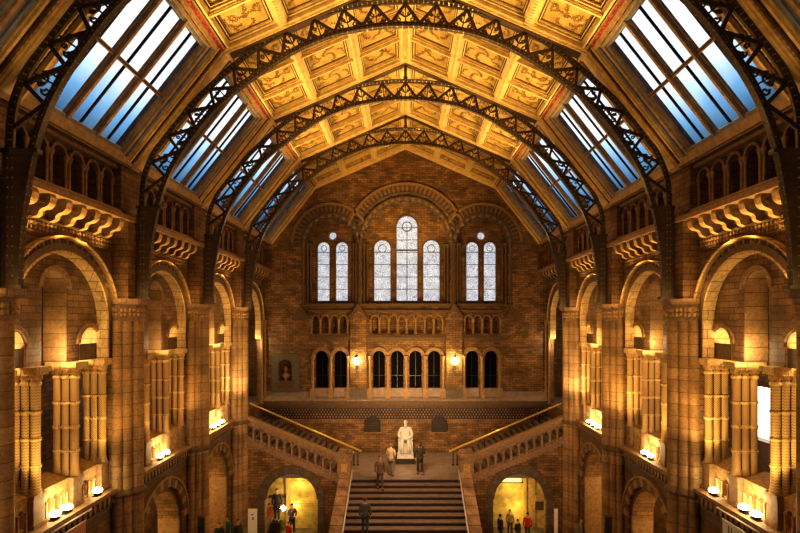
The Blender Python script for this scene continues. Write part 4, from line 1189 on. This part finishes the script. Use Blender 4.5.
    for sg in (-1, 1):
        p = leg_pts[sg]; m_ = MB(); m_.ball((p[3][0], p[3][1]+.04, .045), (.05, .135, .045), 10); mb.add(tr(m_.v), m_.f, 0, True)
    mb.build('shoes', M['black'], t)
    m_ = MB(); m_.ball((0, .02, 1.70), (.094, .10, .085), 12)
    if longhair: m_.ball((0, .06, 1.60), (.085, .06, .14), 10)
    else: m_.ball((0, .05, 1.665), (.085, .065, .08), 10)
    mb = MB(); mb.add(tr(m_.v), m_.f, 0, True); mb.build('hair', M[hair], t)
    return t
def gx(px, y): return (px-405.5)*y/500
person('visitor in pale tan jacket standing on the landing left of the statue', (gx(391, 28.9), 28.9, LH), PI*.9, 1.86, 'tan', 'olive', 'hairbrown', ('bent', 'bent'))
person('visitor in dark coat standing on the landing right of the statue', (gx(420, 29.1), 29.1, LH), PI*1.05, 1.92, 'hairdark', 'charcoal', 'hairdark', ('bent', 'down'), long=True, longhair=True)
def stairz(y): return LH - rs*(int((YF-y)/tr)+1)
y_ = 27.55; person('visitor in dusky coat walking down the top steps left of centre', (gx(380, y_), y_, stairz(y_)), .2, 1.84, 'plum', 'plum', 'hairbrown', stride=.15)
y_ = 24.5; person('visitor in grey coat climbing the lower main stair on the left', (gx(365, y_), y_, stairz(y_)), PI, 1.84, 'greycoat', 'denim', 'hairbrown', stride=.12)
person('visitor in navy jacket by the left ground arch, leftmost of three', (gx(219, 26.6), 26.6, GR), .4, 1.6, 'navy', 'denim', 'hairbrown')
person('visitor in green jacket by the left ground arch, middle of three', (gx(227, 27.2), 27.2, GR), -.3, 1.75, 'green', 'denim', 'hairdark')
person('visitor in black coat by the left ground arch, rightmost of three', (gx(238, 26.7), 26.7, GR), 1., 1.76, 'charcoal', 'charcoal', 'hairbrown')
mb = MB(); mb.box(FX, gx(282, 29.3), gx(271, 29.3), GR, GR+.1, 29.0, 29.6); mb.box(FX, gx(281.5, 29.3), gx(271.5, 29.3), GR+.1, GR+.58, 29.05, 29.55)
tag(mb.build('stone_block', M['slab']), 'low dark block under the tall visitor inside the left stair arch', 'block')
person('tall visitor in black standing at the back of the left stair arch', (gx(277, 29.3), 29.3, GR+.58), 0, 1.93, 'charcoal', 'charcoal', 'hairbrown', long=True)
person('visitor in dark coat raising an arm inside the left stair arch', (gx(292, 28.9), 28.9, GR), .5, 1.76, 'plum', 'charcoal', 'hairdark', ('up', 'bent'), long=True)
person('child in red coat in front of the left stair arch', (gx(289, 27.5), 27.5, GR), 2.6, 1.32, 'redcloth', 'charcoal', 'hairbrown')
person('visitor in orange top at the left edge inside the left stair arch', (gx(268.7, 29.4), 29.4, GR), 0, 1.6, 'orange', 'tan', 'hairbrown')
person('stooping visitor in black at the left side of the right stair arch', (gx(500.5, 27.9), 27.9, GR), 2., 1.55, 'charcoal', 'charcoal', 'hairdark', long=True)
person('visitor in brown top inside the right stair arch', (gx(510, 28.7), 28.7, GR), 0, 1.5, 'tan', 'denim', 'hairbrown')
person('visitor in black coat in the middle of the right stair arch', (gx(518, 27.8), 27.8, GR), .5, 1.3, 'charcoal', 'denim', 'hairdark')
person('visitor in bright red jacket inside the right stair arch', (gx(527.5, 28.1), 28.1, GR), -.5, 1.55, 'redcloth', 'denim', 'hairdark')
person('visitor in brown coat beside the far right pier', (gx(581, 27.2), 27.2, GR), .5, 1.62, 'olive', 'charcoal', 'hairbrown')
cy = 28.5; cx = gx(283.5, cy); cz = -(508-320)*cy/500
t = thing('compact_camera', 'small camera with its flash firing, held up inside the left stair arch', 'camera', (cx, cy, cz))
mb = MB(); mb.box(FX, cx-.08, cx+.08, cz-.05, cz+.05, cy-.02, cy+.04); mb.build('camera_body', M['black'], t)
mb = MB()
for q in range(4):
    an = q*PI/4; L_ = .19 if q % 2 == 0 else .14
    for sg in (-1, 1):
        d = Vector((math.cos(an)*sg, math.sin(an)*sg)); n = Vector((-d.y, d.x))*.028
        mb.prism(FX, [(cx+n.x, cz+n.y), (cx+d.x*L_, cz+d.y*L_), (cx-n.x, cz-n.y)], cy-.06, cy-.03)  # solid rays put the glare of the flash into the shape
mb.ball((cx, cy-.05, cz), (.065, .03, .065), 10); mb.build('flash', M['flash'], t)

# ------------------------------------------------------------------ seated marble statue
sy = 31.9; B_ = LH + .32
mb = MB(); mb.box(FX, -.62, .62, LH, LH+.24, sy-.75, sy+.75); mb.box(FX, -.56, .56, LH+.24, LH+.32, sy-.7, sy+.7)
tag(mb.build('statue_plinth', M['slab']), 'low dark stone plinth under the seated marble statue', 'plinth')
t = thing('seated_statue', 'white marble statue of a bearded seated man facing the stairs', 'statue', (0, sy, B_))
mb = MB(); mb.box(FX, -.52, .52, B_, B_+.16, sy-.62, sy+.62); mb.box(FX, -.47, .47, B_+.16, B_+.22, sy-.58, sy+.58)
mb.build('marble_base', M['marble'], t)
mb = MB()
mb.box(FX, -.36, .36, B_+.2, B_+.82, sy-.05, sy+.5); mb.box(FX, -.36, .36, B_+.82, B_+1.42, sy+.36, sy+.5); mb.box(FX, -.42, .42, B_+1.42, B_+1.5, sy+.34, sy+.52)
for sg in (-1, 1): mb.box(FX, sg*.42-.05, sg*.42+.05, B_+.2, B_+1.1, sy-.2, sy+.48); mb.ball((sg*.42, sy-.2, B_+1.12), (.08, .12, .07), 8)
mb.build('chair', M['marble'], t)
z = B_
V = [(0, .1, .92), (0, .12, 1.15), (0, .1, 1.42), (0, .06, 1.62), (0, .02, 1.72), (0, -.03, 1.82), (0, -.05, 1.94), (0, -.02, 2.02)]
R = [(.24, .2), (.23, .18), (.25, .17), (.11, .1), (.085, .085), (.10, .11), (.105, .12), (.07, .08)]
E = [(i, i+1) for i in range(7)]
for sg in (-1, 1):
    b = len(V); V += [(sg*.26, .1, 1.52), (sg*.36, .06, 1.32), (sg*.40, -.02, 1.08), (sg*.22, -.26, 1.02), (sg*.12, -.32, 1.0)]; R += [.11, .1, .085, .06, .055]; E += [(2, b)] + [(b+i, b+i+1) for i in range(4)]
    n0 = b+4
    for f in range(4):
        n = len(V); q = Vector((sg*(.10-.015*f), -.36-.01*f, 1.02-.022*f)); V += [tuple(q), tuple(q+Vector((-sg*.05, -.02, -.01)))]; R += [.013, .011]; E += [(n0, n), (n, n+1)]
    b = len(V); V += [(sg*.15, -.02, .88), (sg*.19, -.42, .86), (sg*.17, -.44, .45), (sg*.17, -.42, .26), (sg*.18, -.56, .22)]; R += [.15, .12, .09, .07, .05]; E += [(0, b)] + [(b+i, b+i+1) for i in range(4)]
vs, fs = skin_mesh(V, E, R, 2); mb = MB(); mb.add([(a, sy+b, z+c) for a, b, c in vs], fs, 0, True)
mb.ball((0, sy-.19, z+1.93), (.02, .035, .03), 8)
for sg in (-1, 1): mb.ball((sg*.11, sy-.04, z+1.93), (.02, .03, .045), 8); mb.ball((sg*.045, sy-.155, z+1.975), (.03, .02, .012), 6)
mb.v = [(a*1.08, b, z+.12+(c-z)*1.06) for a, b, c in mb.v]
mb.build('figure', M['marble'], t)
mb = MB(); mb.ball((0, sy-.14, z+1.78), (.085, .075, .16), 10); mb.ball((0, sy-.12, z+1.68), (.06, .06, .12), 8); mb.ball((0, sy+.02, z+1.98), (.115, .11, .07), 10)
mb.v = [(a*1.08, b, z+.12+(c-z)*1.06) for a, b, c in mb.v]
mb.build('beard_and_hair', M['marble'], t)
mb = MB()   # coat skirts draped over the thighs
for sg in (-1, 1):
    V = [(sg*.22, .12, 1.45), (sg*.27, .0, 1.1), (sg*.30, -.2, .9), (sg*.31, -.40, .72), (sg*.30, -.38, .42)]; vs, fs = skin_mesh(V, [(i, i+1) for i in range(4)], [(.1, .1), (.1, .12), (.09, .14), (.07, .12), (.05, .12)], 1); mb.add([(a, sy+b, z+c) for a, b, c in vs], fs, 0, True)
    mb.ball((sg*.18, sy-.58, z+.24), (.07, .13, .05), 8)
mb.build('coat', M['marble'], t)

# ------------------------------------------------------------------ banners and signs
def banner(s, u0, u1, face, label, stripes):
    F = FS(s); t = thing('ledge_banner', label, 'banner', F((u0+u1)/2, -6.0, 9.36))
    mb = MB(); mb.tube([F(u0, -5.62, 9.34), F(u1+.25, -5.62, 9.34)], .028, 6); mb.tube([F(u0, -5.85, 9.34), F(u1, -5.85, 9.34)], .022, 6); mb.build('rail', M['white'], t)
    mb = MB(); mb.box(F, u0+.03, u1-.03, -8.6, -5.85, 9.33, 9.35); fa = mb.build('cloth', M[face], t)
    mb = MB()
    if stripes:
        for i in range(9): mb.box(F, u0+.1+i*.14, u0+.14+i*.14, -8.4, -5.95, 9.32, 9.33)
        mb.build('printed_stripes', M['greyink'], fa)
    else:
        mb.ring(F, u1-.75, -6.5, .16, .22, 9.32, 9.33, 10, -PI/3, PI*1.3); mb.box(F, u1-1.22, u1-1.15, -7., -6.15, 9.32, 9.33)
        for i in range(6): mb.box(F, u1-.5+i*.07, u1-.47+i*.07, -6.4-(i % 2)*.06, -6.15, 9.32, 9.33)
        for i in range(3): mb.box(F, u1-1.0, u1-.12, -6.65-i*.16, -6.60-i*.16, 9.32, 9.33)
        mb.build('printed_lettering', M['pinkink'], fa)
banner(-1, 13.2, 14.62, 'pink', 'rose coloured banner with pale print hanging from the left ledge', False)
banner(1, 13.2, 14.75, 'gwhite', 'grey and white striped banner hanging from the right ledge', True)
for s, px, l in ((-1, 252.5, 'left'), (1, 556, 'right')):
    y = 27.6; x = gx(px, y); w = .25 if s < 0 else .1
    t = thing('stand_banner', 'white upright banner stand in front of the %s stair wall' % l, 'sign', (x, y, GR))
    mb = MB(); mb.box(FX, x-w, x+w, GR+.1, -10.42, y-.02, y+.02); fa = mb.build('board', M['white'], t)
    mb = MB(); mb.box(FX, x-w-.1, x+w+.1, GR, GR+.06, y-.2, y+.2); mb.tube([(x, y+.03, GR), (x, y+.03, -10.1)], .02, 6); mb.box(FX, x-.12, x+.12, -10.3, -10.27, y-.02, y+.03); mb.build('stand', M['black'], t)
    if s < 0:
        mb = MB(); mb.prism(FX, [(x-.12, -10.72), (x+.1, -10.68), (x+.02, -10.78)], y-.03, y-.02); mb.ball((x+.03, y-.025, -10.95), (.06, .005, .09), 8); mb.ball((x+.04, y-.025, -12.0), (.14, .005, .2), 8); mb.build('printed_mark', M['greyink'], fa)
for s, px in ((-1, 201.5), (1, 608)):
    y = 21.9; x = gx(px, y)
    t = thing('dark_panel', 'narrow black panel fixed low on the third %s pier' % SIDE[s], 'panel', (x, y, -9.2))
    mb = MB(); mb.box(FX, x-.15, x+.15, -12.3, -8.62, y-.06, y+.06); mb.build('board', M['black'], t)
    mb = MB(); mb.box(FX, x-.17, x+.17, -8.62, -8.57, y-.08, y+.08); mb.build('top_edge', M['trim_dark'], t)
# lit display case in the right gallery
t = thing('display_case', 'brightly lit pale display board behind the right gallery columns', 'display', (12.6, 17.2, -5.5))
mb = MB(); mb.box(FS(1), 16.2, 18.4, -4.2, -2.4, 12.7, 12.8); mb.build('lit_panel', emis('lit_display', (1., .93, .75), 2.2), t)
mb = MB(); mb.box(FS(1), 16.1, 18.5, -5.5, -4.25, 12.5, 12.9); mb.build('cabinet', M['step'], t)
t = thing('display_case', 'small bright display board behind the left gallery columns', 'display', (-12.6, 23.4, -5.5))
mb = MB(); mb.box(FS(-1), 22.9, 23.4, -4.3, -2.6, 12.7, 12.8); mb.build('lit_panel', emis('lit_display2', (.85, .95, 1.), 2.5), t)
mb = MB(); mb.box(FS(-1), 22.8, 23.5, -5.5, -4.35, 12.5, 12.9); mb.build('cabinet', M['step'], t)

# ------------------------------------------------------------------ sky
w = bpy.data.worlds.new('sky'); bpy.context.scene.world = w; w.use_nodes = True; nt = w.node_tree
bg = nt.nodes['Background']; tc = nt.nodes.new('ShaderNodeTexCoord'); sp = nt.nodes.new('ShaderNodeSeparateXYZ'); nt.links.new(tc.outputs['Generated'], sp.inputs[0])
v = math_node(nt, 'ADD', sp.outputs[2], math_node(nt, 'MULTIPLY', sp.outputs[1], .8))
v = math_node(nt, 'MULTIPLY', math_node(nt, 'SUBTRACT', v, .8), 2.)
c = ramp(nt, [(.0, (.03, .05, .08)), (.30, (.06, .14, .24)), (.375, (.20, .42, .68)), (.435, (.62, .82, .97)), (.475, (.95, .98, 1.))], v)
nt.links.new(c, bg.inputs[0]); bg.inputs[1].default_value = .92

# ------------------------------------------------------------------ camera
cam = bpy.data.cameras.new('camera'); co = bpy.data.objects.new('camera', cam); col.objects.link(co)
co.location = (0, 0, 0); co.rotation_euler = (PI/2, 0, 0); cam.sensor_width = 36; cam.lens = 22.5
cam.shift_x = -5.5/800; cam.shift_y = 53.5/800; cam.clip_end = 200
sc = bpy.context.scene; sc.camera = co
sc.view_settings.view_transform = 'Standard'; sc.view_settings.look = 'Medium High Contrast'; sc.view_settings.exposure = .25
